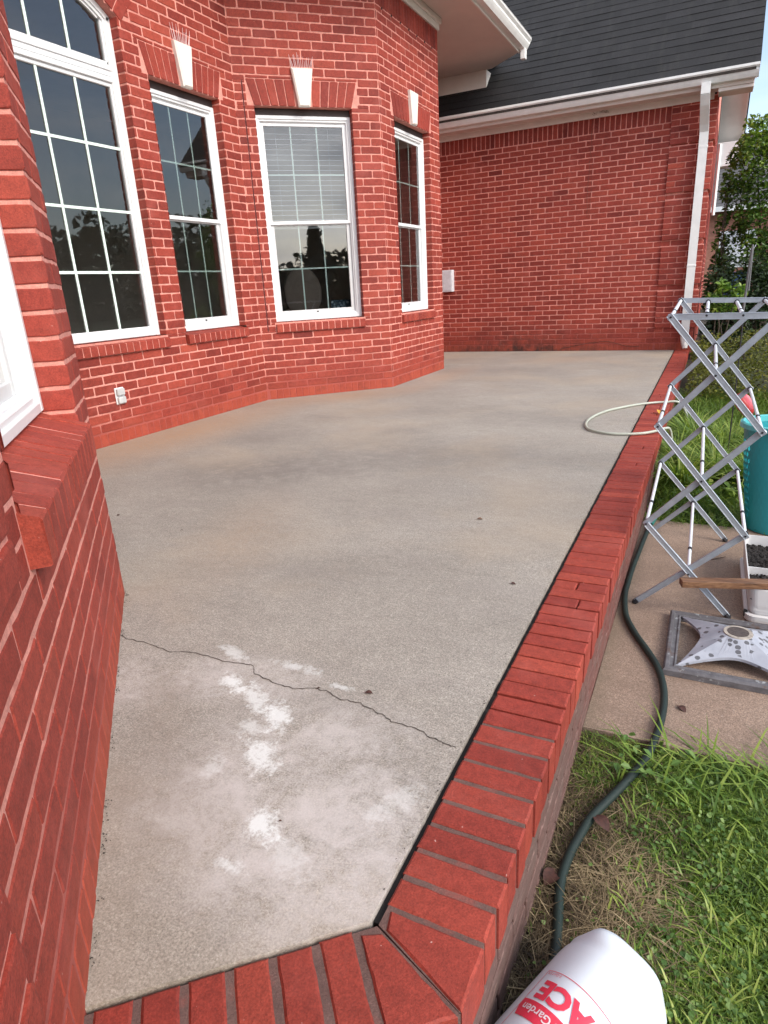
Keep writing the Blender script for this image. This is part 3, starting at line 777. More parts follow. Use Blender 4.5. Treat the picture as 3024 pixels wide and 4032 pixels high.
# projecting quoin blocks at the near end of this wall
bm, mm = MB(), MB(); F0Q = (F0[0]+F0[3]*.026, F0[1], F0[2], F0[3])
for (sa, za, zb_) in ((1.385, .640, 3.2),):
    z = za; k = 0
    while z < zb_:
        x = sa-(0 if k % 2 == 0 else .1)
        while x < S0E:
            x0 = max(sa, x); 
            brick(bm, F0Q, x0+(.005 if x0 > sa else 0), min(x+LB, S0E)-.005, z+.002, z+C-.010, jit=.002, d0=-.02, bev=.005); x += LB
        z += C; k += 1
    mm.box((sa+.003, za+.002, -.01), (S0E, zb_, .0255), fr=F0)
q0 = obj('quoin', bm, MAT['brick'], house); obj('mortar', mm, MAT['mortar'], q0)
bm, mm = MB(), MB()
for (sa, za, zb_) in ((1.735, .0, .508),):
    z = za; k = 0
    while z < zb_-.02:
        x = sa-(0 if k % 2 == 0 else .1)
        while x < S0E:
            x0 = max(sa, x)
            brick(bm, F0Q, x0+(.006 if x0 > sa else 0), min(x+LB, S0E)-.006, z+.002, min(zb_, z+C-.012), jit=.003, d0=-.02, bev=.005); x += LB
        z += C; k += 1
    mm.box((sa+.003, za+.002, -.01), (S0E, zb_, .0255), fr=F0)
q0 = obj('quoin', bm, MAT['brick'], house); obj('mortar', mm, MAT['mortar'], q0)
# ---- windows
for fr, (a, b_), bl, lab in ((F1, W2, False, None), (F3, W3s, True, 'window with raised white blinds, lit by the sky'), (F4, W4s, False, None), (F0, W0s, False, None)):
    zb0 = OPEN_B if fr is not F0 else OPEN_B-.02
    lt = MB(); lt.box((a+.001, OPEN_T-.054, -.115), (b_-.001, OPEN_T+.004, -REC+.004), fr=fr); obj('head_gap_strip', lt, MAT['window_head'], house)  # dark strip between frame top and brickwork
    w, f, g = window(fr, a, b_, zb0, OPEN_T-.054, 'double', bl, rec=REC if fr is not F0 else .088)
    if lab: w['label'] = lab
    dp = .05
    if fr is F0: sb, sm = sill_mb(fr, a-.004, b_+.012, jit=.0018, proud=.036, slope=.048, zt=OPEN_B-.018, zb=.583, deep=.105)
    else: sb, sm = sill_mb(fr, a-.006, b_+.006)
    s = obj('window_sill', sb, MAT['brick'], house); obj('mortar', sm, MAT['mortar'], s)
# big arched window
def bxf(m, f, a, b_, c_, d_, e0, e1, bev=.004): m.box((a, c_, e0), (b_, d_, e1), fr=f, bev=bev)
O, U, V, N = F1; f = (O-N*REC, U, V, N); B = MB()
a, b_ = WBG
for (ins, w, e1) in ((.002, .036, .014), (.034, .024, .003), (.054, .018, -.010)):
    bxf(B, f, a+ins, a+ins+w, OPEN_B, SPR-.0, -.05, e1); bxf(B, f, b_-ins-w, b_-ins, OPEN_B, SPR-.0, -.05, e1)
    bxf(B, f, a+ins+w-.001, b_-ins-w+.001, OPEN_B+ins, OPEN_B+ins+w, -.05, e1-.0015)
    n = 24; rr = RAD-ins; cz = SPR+RISE-RAD; tm = math.asin((AHW-ins)/RAD)
    for i in range(n):
        t0, t1 = -tm+2*tm*i/n, -tm+2*tm*(i+1)/n
        q = [(AC+math.sin(t)*r, cz+math.cos(t)*r) for t, r in ((t0, rr), (t1, rr), (t1, rr-w), (t0, rr-w))]
        c8 = [O-N*REC+U*x+V*z+N*e for e in (-.05, e1) for x, z in q]
        B.add(c8, [(0,1,2,3), (7,6,5,4), (0,4,5,1), (2,6,7,3)])
# transom between the fixed light and the arched light
for (z0_, z1_, e1) in ((2.445, 2.475, -.012), (2.472, 2.505, .004), (2.508, 2.545, -.002), (2.543, 2.580, .006), (2.578, 2.602, -.010)):
    bxf(B, f, a+.03, b_-.03, z0_, z1_, -.05, e1)
bw = obj('window', B, MAT['white'], house); bw['label'] = 'tall arched window with an arched light above a large fixed pane'
gi0, gi1 = a+.070, b_-.070
mu = MB()
for k in (1, 2):
    x = gi0+(gi1-gi0)*k/3; bxf(mu, f, x-.0095, x+.0095, OPEN_B+.07, 2.445, -.026, -.019, .001); bxf(mu, f, x-.0095, x+.0095, 2.602, arch_z(x)-.07, -.026, -.019, .001)
for zc in (1.210, 1.632, 2.055):
    for k in range(3): bxf(mu, f, gi0+(gi1-gi0)*k/3+(.0095 if k else 0), gi0+(gi1-gi0)*(k+1)/3-(.0095 if k < 2 else 0), zc-.0095, zc+.0095, -.026, -.019, .001)
obj('muntins', mu, MAT['mint'], bw)
p_ = MB(); p_.quad(*[O-N*(REC+.027)+U*x+V*z for x, z in ((gi0-.01, OPEN_B+.06), (gi1+.01, OPEN_B+.06), (gi1+.01, 2.46), (gi0-.01, 2.46))]); obj('glass_pane', p_, MAT['glass'], bw)
p_ = MB(); pts = [(gi0-.01, 2.59), (gi1+.01, 2.59)]+[(gi1+.01-(gi1-gi0+.02)*i/16, arch_z(gi1+.01-(gi1-gi0+.02)*i/16)-.06) for i in range(17)]
p_.add([O-N*(REC+.027)+U*x+V*z for x, z in pts], [tuple(range(len(pts)))]); obj('glass_pane', p_, MAT['glass'], bw)
sb, sm = sill_mb(F1, WBG[0]-.006, WBG[1]+.006); s = obj('window_sill', sb, MAT['brick'], house); obj('mortar', sm, MAT['mortar'], s)
# curtain behind the near window
cu = MB(); O, U, V, N = F0
for i in range(60):
    a, b_ = W0s[0]+.9*i/60, W0s[0]+.9*(i+1)/60; d = lambda s: .20+.018*math.sin(s*75)
    cu.quad(O-N*d(a)+U*a+V*.7, O-N*d(b_)+U*b_+V*.7, O-N*d(b_)+U*b_+V*2.55, O-N*d(a)+U*a+V*2.55)
obj('curtain', cu, plain('curtain', (.12,.115,.115), .9, var=.04), house)
# keystones with bird spikes
for fr, (a, b_), sp in ((F1, W2, 1), (F3, W3s, 1), (F4, W4s, 0)):
    c = (a+b_)/2
    ks = obj('keystone', keystone_mb(fr, c), MAT['keystone'], house)
    if sp:
        m = MB(); O, U, V, N = fr
        for i in range(13):
            x = c-.085+.17*i/12; dx = (i-6)*.004+random.uniform(-.008, .008)
            m.tube([O+U*x+V*2.862+N*.02, O+U*(x+dx)+V*(2.862+random.uniform(.06, .115))+N*(.02+random.uniform(-.005, .02))], [.0024, .0012], 4)
        obj('bird_spikes', m, MAT['spike'], ks)
# outlets and boxes on the walls
m = MB(); f = F1
m.box((-6.335, .280, .004), (-6.250, .402, .012), fr=f, bev=.003)
oc = obj('outlet_cover', m, MAT['white'], house)
m = MB(); m.box((-6.328, .345, .011), (-6.257, .395, .034), fr=f, bev=.006); m.box((-6.328, .285, .011), (-6.257, .335, .034), fr=f, bev=.006)
obj('flip_lid', m, plain('grey_plastic', (.50,.51,.50), .5), oc)
m = MB(); m.box((-.20, .895, .0), (-.02, 1.205, .105), fr=FB, bev=.006); vb = obj('meter_box', m, plain('grey_enamel', (.60,.62,.65), .45), house)
m = MB(); m.box((-.185, .915, .104), (-.035, 1.185, .109), fr=FB, bev=.003); obj('lid', m, plain('grey_enamel_lid', (.55,.57,.60), .5), vb)
# ---- interior shell
poly = [(-4,1),(-.52,1),(-.52,-2.12),(.43,-2.12),(.43,-3.47),(-.52,-4.40),(-.52,-8.40),(1.64,-8.40),(2.2,-9.05),(2.2,-12),(-4,-12)]
m = MB(); n = len(poly)
m.add([(x, y, .12) for x, y in poly]+[(x, y, 3.3) for x, y in poly], [tuple(range(n)), tuple(range(2*n-1, n-1, -1))])
m.quad((-4, 1, .1), (-4, -12, .1), (-4, -12, 3.3), (-4, 1, 3.3)); m.quad((-4, 1, .1), (-.5, 1, .1), (-.5, 1, 3.3), (-4, 1, 3.3)); m.quad((-4, -12, .1), (2.4, -12, .1), (2.4, -12, 3.3), (-4, -12, 3.3))
m.quad((-.52, -2.12, .1), (-.52, 1, .1), (-.52, 1, 3.3), (-.52, -2.12, 3.3)); m.quad((-.52, -2.10, .1), (.43, -2.10, .1), (.43, -2.10, 3.3), (-.52, -2.10, 3.3))
m.quad((2.2, -9.05, .1), (2.2, -12, .1), (2.2, -12, 3.3), (2.2, -9.05, 3.3))
obj('interior', m, MAT['room'], house)
# ---- garage eave: frieze, soffit, fascia, gutter, downspout, roof
m = MB(); m.box((XA, -.030, 2.915), (3.30, -.001, 3.02), bev=.002); obj('frieze', m, MAT['trim'], house)
m = MB(); m.box((XA, -.285, 2.985), (3.70, -.028, 3.000)); m.box((XA, -.30, 2.968), (3.70, -.283, 3.075), bev=.003); m.box((3.34, -.283, 2.93), (3.70, -.001, 2.984), bev=.004)
obj('soffit', m, MAT['soffit'], house)
def gutter_mb(axis, a, b_, x, z, sgn, ws=1.0):
    """K-style gutter; profile in (outward d, z), swept along one axis from a to b_"""
    prof = [(0, .125), (0, 0), (.065, 0), (.085, .03), (.098, .055), (.098, .075), (.120, .100), (.120, .125), (.112, .125), (.112, .104), (.088, .078), (.088, .056), (.077, .034), (.060, .008), (.008, .008), (.008, .125)]
    m = MB(); v = []
    for t in (a, b_):
        for d, h in prof: v.append((t, x+sgn*d*ws, z+h) if axis == 'x' else (x+sgn*d*ws, t, z+h))
    k = len(prof); m.add(v, [(i, (i+1) % k, k+(i+1) % k, k+i) for i in range(k)]+[tuple(range(k)), tuple(range(2*k-1, k-1, -1))])
    for t in (a, b_):      # end caps
        pc = [(0, .125), (0, 0), (.065, 0), (.098, .055), (.12, .1), (.12, .125)]
        vv = [(t, x+sgn*d*ws, z+h) if axis == 'x' else (x+sgn*d*ws, t, z+h) for d, h in pc]; m.add(vv, [tuple(range(6))])
    return m
gu = obj('gutter', gutter_mb('x', XA, 3.735, -.300, 3.010, -1), MAT['gutter'], house)
m = MB(); m.box((XA, -.408, 3.07), (3.70, -.308, 3.112)); x = -.3  # dark strip: the gutter's shaded interior put in as colour, litter bumps over it
while x < 3.6:
    w = random.uniform(.03, .12); m.box((x, -.405, 3.075), (x+w, -.312, 3.112+random.uniform(0, .012)), bev=.01); x += w*random.uniform(.6, 1.3)
obj('shade_and_litter', m, MAT['shade_debris'], gu)
# drip edge
m = MB(); m.box((XA, -.335, 3.128), (3.73, -.27, 3.136)); obj('drip_edge', m, MAT['gutter'], house)
# shingle roof: stepped courses, both slopes
m = MB(); ex = .146; dz = ex*S2
k = 0; y, z = -.350, 3.138
RX0, RX1 = -6.0, 3.74
while z < 5.6:
    x = RX0 if k % 2 else RX0-.15
    while x < RX1:
        x1 = min(x+random.uniform(.22, .42), RX1)
        th = random.uniform(.0045, .0085)
        nrm = Vector((0, -S2, S2)); a = Vector((x, y, z)); up = Vector((0, dz, dz))*1.03
        A = [a+nrm*th, Vector((x1, y, z))+nrm*th, Vector((x1, y, z))+up+nrm*.001, a+up+nrm*.001]
        Bq = [a-nrm*.004, Vector((x1, y, z))-nrm*.004]
        m.add(A+Bq, [(0, 1, 2, 3), (4, 5, 1, 0)], random.random()); x = x1
    y += dz; z += dz; k += 1
m.add([(RX0, -.35, 3.130), (RX1, -.35, 3.130), (RX1, 2.0, 5.48), (RX0, 2.0, 5.48)], [(3, 2, 1, 0)])
m.add([(RX0, 2.0, 5.60), (RX1, 2.0, 5.60), (RX1, 4.4, 3.15), (RX0, 4.4, 3.15)], [(0, 1, 2, 3)])
obj('roof', m, MAT['shingle'], house)
# rake: board along the gable edge and its soffit
m = MB()
for (ya, yb, za, zb_) in ((-.35, 2.0, 3.10, 5.46), (2.0, 4.45, 5.46, 3.02)):
    for (x0, x1, h0, h1) in ((3.328, 3.70, -.03, .0), (3.70, 3.72, -.11, .025)):
        v = [(x, yy, zz+h) for h in (h0, h1) for x, yy, zz in ((x0, ya, za), (x1, ya, za), (x1, yb, zb_), (x0, yb, zb_))]
        m.add(v, [(0,3,2,1), (4,5,6,7), (0,1,5,4), (1,2,6,5), (2,3,7,6), (3,0,4,7)])
obj('rake_board', m, MAT['trim'], house)
m = MB(); m.box((3.34, 3.92, 2.70), (3.67, 4.25, 3.03), bev=.006); m.box((3.345, 3.90, 2.66), (3.60, 4.25, 2.702), bev=.004); obj('cornice_return', m, MAT['white'], house)
m = MB(); m.tube([(3.375, 3.86, 3.0), (3.375, 3.86, 1.9)], .030, 4); obj('downspout', m, MAT['white'], house)
# front downspout with elbows
m = MB()
def rect_tube(m, pts, w, d):
    for i, (p0, p1) in enumerate(zip(pts[:-1], pts[1:])):
        p0, p1 = Vector(p0), Vector(p1); dr = (p1-p0).normalized(); xa = Vector((1, 0, 0)); ya = dr.cross(xa).normalized()
        v = [p+xa*sx*w/2+ya*sy*d/2 for p in (p0-dr*.006, p1+dr*.006) for sx, sy in ((-1,-1),(1,-1),(1,1),(-1,1))]
        m.add(v, [(3,2,1,0), (4,5,6,7), (0,1,5,4), (1,2,6,5), (2,3,7,6), (3,0,4,7)])
DX = 3.232
rect_tube(m, [(DX-.022, -.365, 3.02), (DX-.022, -.362, 2.92), (DX-.018, -.30, 2.83), (DX-.01, -.13, 2.66), (DX-.004, -.075, 2.58), (DX, -.070, 2.30), (DX, -.070, .22)], .098, .072)
ds = obj('downspout', m, MAT['gutter'], house)
for zz in (2.40, 1.05):
    m = MB(); m.box((DX-.053, -.11, zz), (DX+.053, -.03, zz+.028), bev=.003); obj('strap', m, MAT['gutter'], ds)
m = MB(); pts = [(DX, -.07, .24), (DX+.004, -.075, .16), (DX+.012, -.095, .09), (DX+.02, -.12, .03)]
m.tube(pts, [.05, .052, .045, .03], 9); obj('plastic_wrap', m, plain('crumpled_wrap', (.68,.66,.62), .5, var=.25, scale=60, bmp=1, bscale=60), ds, )
# ---- main house eave over the bay
ZS = 3.70; m = MB()
ov = [(-8.0, 0.02), (.55, 0.02), (1.03, -.40), (1.03, -4.0), (.12, -4.92), (.12, -8.0), (1.75, -8.45), (2.95, -9.25), (2.95, -13), (-8, -13)]
m.prism(ov[::-1], ZS, ZS+.012, (Vector((0,0,0)), Vector((1,0,0)), Vector((0,1,0)), Zv))
obj('soffit', m, MAT['soffit'], house)
m = MB()
m.box((1.030, -4.05, ZS-.022), (1.052, -.42, ZS+.10), bev=.004)
m.box((.905, -4.05, ZS-.012), (.93, -.42, ZS-.001)) if False else None
obj('fascia', m, MAT['trim'], house)
obj('gutter', gutter_mb('y', -4.10, -.40, 1.053, ZS+.002, 1, 1.12), MAT['gutter'], house)
m = MB(); m.box((1.075, -.500, ZS-.105), (1.135, -.425, ZS+.004), bev=.003); obj('gutter_outlet', m, MAT['gutter'], house)
# frieze of the bay, box return against the garage roof
m = MB()
for fr, a, b_ in ((F1, -8.2, YC13+.02), (F3, .0, S3), (F4, YC34, YE4+.02)):
    m.box((a, 3.590, .0), (b_, ZS-.001, .022), fr=fr, bev=.003); m.box((a, 3.645, .021), (b_, ZS-.002, .050), fr=fr, bev=.006)
obj('frieze', m, MAT['trim'], house)
m = MB(); m.box((-.42, -.005, 3.44), (.485, .5, ZS-.001), bev=.003); obj('frieze_return', m, MAT['trim'], house)
# main roof slab above
m = MB()
m.add([(1.19, -.35, 3.82), (1.19, -4.1, 3.82), (.26, -5.0, 3.82), (.26, -8.0, 3.82), (1.75, -7.95, 3.82), (2.95, -9.25, 3.82), (2.95, -13, 3.82), (-4, -13, 7.5), (-4, .5, 7.5), (.5, .35, 3.82)], [(0,1,2,3,4,5,6,7,8,9)])
obj('roof', m, MAT['shingle'], house)
# weathering on the back wall: old vine stems and nest remains
m = MB()
def wander(pts, r, n=4, amp=.012):
    q = []
    for a, b_ in zip(pts[:-1], pts[1:]):
        for k in range(8):
            t = k/8; q.append((a[0]+(b_[0]-a[0])*t+random.uniform(-amp, amp), -.009, a[1]+(b_[1]-a[1])*t+random.uniform(-amp*.3, amp*.3)))
    m.tube(q, r, 3)
VX = 1.93
wander([(VX-.02, 2.98), (VX-.03, 2.6), (VX-.05, 2.1), (VX-.04, 1.75)], .0022); wander([(VX+.01, 2.5), (VX-.01, 2.05), (VX-.02, 1.7)], .0016)
wander([(VX-.13, 1.35), (VX-.17, .95), (VX-.14, .6)], .0012, amp=.006)
for i in range(26):
    x, z = VX+random.uniform(-.09, .17), 3.0+random.uniform(-.05, .06)
    m.tube([(x, -.034, z), (x+random.uniform(-.05, .05), -.036, z+random.uniform(-.04, .04)), (x+random.uniform(-.06, .06), -.034, z+random.uniform(-.03, .06))], .0014, 3)
wander([(1.6, .03), (2.0, .11), (2.25, .13), (2.5, .06), (2.7, .05)], .003, amp=.004)
obj('vine_stems', m, MAT['twig'], house, label='thin dead vine stems clinging to the back wall')

# ------------------------------------------------------------------ kerb
kerb = thing('brick_curb', 'low red brick curb wall edging the patio slab', 'low wall', (3.2, -5, -.3))
bm, mm = MB(), MB()
KW = .176
UP = Vector((0, 0, 1))
def cap_brick(O, A, W, a0, a1, w0, w1, z=.0, cut=None, big=False):
    """one cap brick: A along the kerb, W across; top at z"""
    fr = (O, A, W, UP)
    t = min(1, max(0, random.gauss(.50, .13)))
    j = lambda k: random.uniform(-k, k)
    e = .0045
    zt = z+j(.0012); zb = z-.098
    corners = [(a0, w0), (a1, w0), (a1, w1), (a0, w1)] if cut is None else cut
    cx = sum(c[0] for c in corners)/len(corners); cy = sum(c[1] for c in corners)/len(corners)
    k = len(corners)
    # subdivide the outline for ragged arrises
    out = []
    for i in range(k):
        p0, p1 = corners[i], corners[(i+1) % k]; d = math.dist(p0, p1); n = max(1, int(d/.022))
        for q in range(n):
            t_ = q/n; jj = .0011 if q else .0005
            out.append((p0[0]+(p1[0]-p0[0])*t_+j(jj), p0[1]+(p1[1]-p0[1])*t_+j(jj)))
    def shrink(p_, s):
        d = math.hypot(p_[0]-cx, p_[1]-cy); hx = abs(a1-a0)/2 if cut is None else d; 
        return (p_[0]-(p_[0]-cx)/max(1e-6, abs(p_[0]-cx))*min(s, abs(p_[0]-cx)), p_[1]-(p_[1]-cy)/max(1e-6, abs(p_[1]-cy))*min(s, abs(p_[1]-cy))) if cut is None else (p_[0]-(p_[0]-cx)/d*s, p_[1]-(p_[1]-cy)/d*s)
    inn = []
    for p_ in out:
        if cut is None:
            x, y = p_; x += e if x < a0+.003 else (-e if x > a1-.003 else 0); y += e if y < w0+.003 else (-e if y > w1-.003 else 0); inn.append((x, y))
        else: inn.append(shrink(p_, e))
    n = len(out)
    v = [O+A*x+W*y+UP*zb for x, y in out]+[O+A*x+W*y+UP*(zt-e*.8) for x, y in out]+[O+A*x+W*y+UP*zt for x, y in inn]
    fs = [(i, (i+1) % n, n+(i+1) % n, n+i) for i in range(n)]+[(n+i, n+(i+1) % n, 2*n+(i+1) % n, 2*n+i) for i in range(n)]+[tuple(2*n+i for i in range(n))]
    if A.cross(W).z < 0: fs = [tuple(reversed(q)) for q in fs]
    bm.add(v, fs, t)
A1, W1_ = Vector((0, 1, 0)), Vector((1, 0, 0)); O1 = CK
p_ = .0655; y = .034
jz0 = .0048
while CK.y+y < -.02:
    pr = p_+random.uniform(-.0012, .0012); jz = .0052-.0016*min(1, max(0, (y-.15)/.55)); jz = (jz if y < .9 else .0040)*random.uniform(.85, 1.15)
    r = random.random()
    if y > 1.0 and r < .20:        # closers: two short bricks
        cut = KW*random.choice((.35, .45, .6)); cap_brick(O1, A1, W1_, y+jz, y+pr-jz, .002, cut-.0018); cap_brick(O1, A1, W1_, y+jz, y+pr-jz, cut+.0018, KW)
    else: cap_brick(O1, A1, W1_, y+jz, y+pr-jz, random.uniform(.0, .004), KW+random.uniform(-.002, .002))
    y += pr
# near arm
A2 = KD; W2_ = KN; x = .036; jz = .0050
while x < 1.3:
    cap_brick(CK, A2, W2_, x+jz*1.3, x+.068-jz*1.3, random.uniform(.0, .004), KW+random.uniform(-.002, .002)); x += .068
# mitre: wedge bricks
OC = Vector((CK.x+KW, 0, 0)); 
# outer corner point of the mitre
t_ = (CK.x+KW - (CK.x+KN.x*KW))/(-KD.x) if abs(KD.x) > 1e-6 else 0
OCp = CK+KN*KW-KD*t_
X3, Y3 = Vector((1, 0, 0)), Vector((0, 1, 0))
def wcut(pts): return [((p_-CK).x, (p_-CK).y) for p_ in pts]
g = .0045
mdir = (OCp-CK).normalized(); mn = Vector((-mdir.y, mdir.x, 0))      # towards +Y side
a = [CK+mdir*.02+mn*g, OCp+mn*g-mdir*.003, Vector((CK.x+KW, CK.y+.034-g, 0)), Vector((CK.x+.012, CK.y+.034-g, 0))]
cap_brick(CK, X3, Y3, 0, 1, 0, 1, cut=wcut(a))
b2 = CK+KD*(.036-g*1.3)
a = [CK+mdir*.02-mn*g, b2+KN*.012, b2+KN*KW, OCp-mn*g-mdir*.003]
cap_brick(CK, X3, Y3, 0, 1, 0, 1, cut=wcut(a)[::-1])
cap = obj('cap', bm, MAT['brick_cap'], kerb)
# bedding of the cap
mm.prism([(CK.x+.004, 0), (CK.x+KW-.004, 0), (CK.x+KW-.004, -8.45), (CK.x+.004, -8.45)][::-1], -.10, -.019, (Vector((0,0,0)), X3, Y3, UP))
obj('mortar', mm, MAT['mortar_deep'], cap); mm = MB()
mm.prism([(CK.x+.004, -8.451), (CK.x+KW-.003, -8.451), (OCp.x-.003, OCp.y+.004), (CK.x+.004, CK.y)][::-1], -.10, -.0037, (Vector((0,0,0)), X3, Y3, UP))
pA = CK+KN*.004; pB = CK+KD*1.35+KN*.004; pC = CK+KD*1.35+KN*(KW-.004); pD = OCp-KN*.004
mm.prism([(q.x, q.y) for q in (pA, pD, pC, pB)][::-1], -.10, -.0039, (Vector((0,0,0)), X3, Y3, UP))
obj('mortar', mm, MAT['mortar_grey'], cap)
# outer face below the cap
bm, mm = MB(), MB()
FK = (Vector((CK.x+KW-.009, 0, 0)), Vector((0, 1, 0)), UP, Vector((1, 0, 0)))
FK2 = (OCp-KN*.009, KD, UP, KN)
for fr, s0, s1 in ((FK, OCp.y, 0), (FK2, 0, 1.3)):
    z = -.10; k = 0
    while z > -.46:
        s = s0-(.1 if k % 2 else 0)
        while s < s1:
            x0, x1 = max(s0, s), min(s1, s+LB)
            if x1-x0 > .02: brick(bm, fr, x0+.003, x1-.005, z-C+.0095, z-.001, jit=.0018)
            s += LB
        z -= C; k += 1
    sheet(mm, fr, s0, s1, -.5, -.09, [])
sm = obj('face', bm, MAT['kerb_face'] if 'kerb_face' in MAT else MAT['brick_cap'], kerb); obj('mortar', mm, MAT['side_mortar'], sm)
# dark joint filler between slab and kerb
m = MB(); m.box((XK-g0-.001, CK.y+.01, -.10), (XK+.003, -.0, -.016)); 
a, b_ = CK-KN*.0055, CK+KN*.004
m.prism([(q.x, q.y) for q in (a, b_, b_+KD*1.35, a+KD*1.35)], -.10, -.016, (Vector((0,0,0)), X3, Y3, UP))
obj('joint_filler', m, MAT['dark'], kerb)
# ------------------------------------------------------------------ drying rack
rack = thing('drying_rack', 'folding aluminium clothes drying rack standing empty on the concrete pad', 'drying rack', (3.54, -6.74, -.295))
YF, YR = -7.161, -6.320
nodesF = dict(A=(3.398,.842), R1=(3.727,.445), c1=(3.561,.641), L1=(3.388,.452), c2=(3.554,.253), R2=(3.720,.054), L2=(3.377,.064), c3=(3.545,-.128), FR=(3.700,-.285), FL=(3.360,-.285), T=(3.734,.838), P1=(3.511,.845), P2=(3.622,.842), E=(3.98,.836), P4=(3.845,.839))
nodesR = dict(A=(3.393,.866), R1=(3.719,.468), c1=(3.557,.664), L1=(3.383,.474), c2=(3.546,.278), R2=(3.712,.077), L2=(3.371,.091), c3=(3.537,-.104), FR=(3.700,-.285), FL=(3.352,-.285), T=(3.731,.854), P1=(3.507,.856), P2=(3.622,.852), E=(3.98,.848), P4=(3.845,.850))
def bar(m, y, p0, p1, off, w=.0205, t=.0095, ext=.011):
    """flat aluminium channel with a raised rim, in the plane y"""
    a, b_ = Vector((p0[0], y+off, p0[1])), Vector((p1[0], y+off, p1[1]))
    d = (b_-a).normalized(); a = a-d*ext; b_ = b_+d*ext; n_ = Vector((0, 1, 0)); s_ = d.cross(n_)
    fr = (a, d, s_, n_); Lg = (b_-a).length
    m.box((0, -w/2, -t/2), (Lg, w/2, t/2), fr=fr, bev=.0014)
    m.box((.002, -w/2-.0006, -t/2-.0008), (Lg-.002, -w/2+.0028, t/2+.0008), fr=fr, bev=.0005)
    m.box((.002, w/2-.0028, -t/2-.0008), (Lg-.002, w/2+.0006, t/2+.0008), fr=fr, bev=.0005)
rackf = {}
for y, nd, sg in ((YF, nodesF, -1), (YR, nodesR, -1)):
    for (p, q, o) in (('A', 'R1', -.006), ('L1', 'T', .006), ('L1', 'R2', -.006), ('R1', 'L2', .006), ('L2', 'FR', -.006), ('R2', 'FL', .006), ('A', 'E', .006)):
        m = MB(); bar(m, y, nd[p], nd[q], o, ext=(.011 if q not in ('FR', 'FL') else .0)); b = obj('top_bar' if q == 'E' else 'bar', m, MAT['alu'], rack)
        if q in ('FR', 'FL'):
            m = MB(); a_, b_ = Vector((nd[p][0], 0, nd[p][1])), Vector((nd[q][0], 0, nd[q][1])); d = (b_-a_).normalized()
            c = Vector((nd[q][0], y+o, nd[q][1])); m.tube([c-d*.012, c+d*.004, c+d*.012+Vector((0,0,-.0))], [.0125, .0115, .005], 8); obj('foot_cap', m, MAT['black'], b)
        for pt in ({p, q}-{'FR', 'FL', 'E'}):
            pass
    m = MB()
    for k in ('A', 'R1', 'c1', 'L1', 'c2', 'R2', 'L2', 'c3', 'P1', 'P2', 'T', 'P4'):
        x, z = nd[k]; m.tube([(x, y-.0125, z), (x, y-.0108, z)], .0042, 10)
    if y == YF:
        for k in ('A', 'R1', 'c1', 'L1', 'c2', 'R2', 'L2', 'c3', 'P1', 'P2', 'T', 'P4'):
            x, z = nd[k]; r = MB(); r.tube([(x, y-.0135, z), (x, y-.0108, z)], [.0035, .0042], 10); obj('rivet', r, plain('rivet', (.035,.022,.02), .6, metal=.3) if 'rivet' not in MAT else MAT['rivet'], rack) if False else obj('rivet', r, MAT['black'], rack)
for k in ('A', 'R1', 'c1', 'L1', 'c2', 'R2', 'L2', 'c3', 'P1', 'P2', 'T', 'P4'):
    a, b_ = Vector((nodesF[k][0], YF+.012, nodesF[k][1])), Vector((nodesR[k][0], YR-.012, nodesR[k][1]))
    d = b_-a; m = MB(); m.tube([a, b_], .0068, 10); r = obj('rod', m, MAT['rod'], rack, smooth=False)
    bnd = MB(); bnd.tube([a+d*.27, a+d*.295], .0085, 10); obj('band', bnd, MAT['black'], r)
    for e0, e1 in ((0, .012), (.985, 1)):
        cp_ = MB(); cp_.tube([a+d*e0, a+d*e1], .0115, 10); obj('end_cap', cp_, MAT['black'], r)

# ------------------------------------------------------------------ parasol base
ub = thing('umbrella_base', 'flaking grey metal umbrella base lying on the pad in front of the rack', 'umbrella base', (3.72, -7.435, -.295))
m = MB(); x0, x1, y0, y1 = 3.497, 3.943, -7.657, -7.213; zb = -.294; fwid = .040
def lbar(m, ax, a, b_, c, sgn):
    prof = [(0, 0), (0, .020), (.006, .027), (.016, .027), (.019, .021), (.030, .020), (.034, .024), (fwid, .022), (fwid, 0)]
    v = []
    for t, mit in ((a, 1), (b_, -1)):
        for d, h in prof:
            tt = t+mit*d
            v.append((tt, c+sgn*d, zb+h) if ax == 'x' else (c+sgn*d, tt, zb+h))
    k = len(prof); fs = [(i, (i+1) % k, k+(i+1) % k, k+i) for i in range(k)]
    m.add(v, fs)
lbar(m, 'x', x0, x1, y0, 1); lbar(m, 'x', x0, x1, y1, -1); lbar(m, 'y', y0, y1, x0, 1); lbar(m, 'y', y0, y1, x1, -1)
mb_, n, b = new_mat('worn_grey_paint'); P = pos(n)
c = ramp(n, noise(n, P, 30, 6, .7), [(.3, (.085,.080,.085)), (.7, (.17,.165,.175))])
c = mix(n, ramp(n, noise(n, P, 42, 5, .65), [(.60, 0), (.66, .75)]), c, (.42,.45,.45))
c = mix(n, ramp(n, noise(n, P, 14, 5, .65), [(.60, 0), (.68, .6)]), c, (.10,.045,.02))
L(n, c, b.inputs['Base Color']); b.inputs['Roughness'].default_value = .55; b.inputs['Metallic'].default_value = .2
obj('frame', m, mb_, ub)
CX, CY, ZC = 3.72, -7.435, -.208; RC = .046
m = MB(); cor4 = [(x0+.036, y0+.036), (x1-.036, y0+.036), (x1-.036, y1-.036), (x0+.036, y1-.036)]
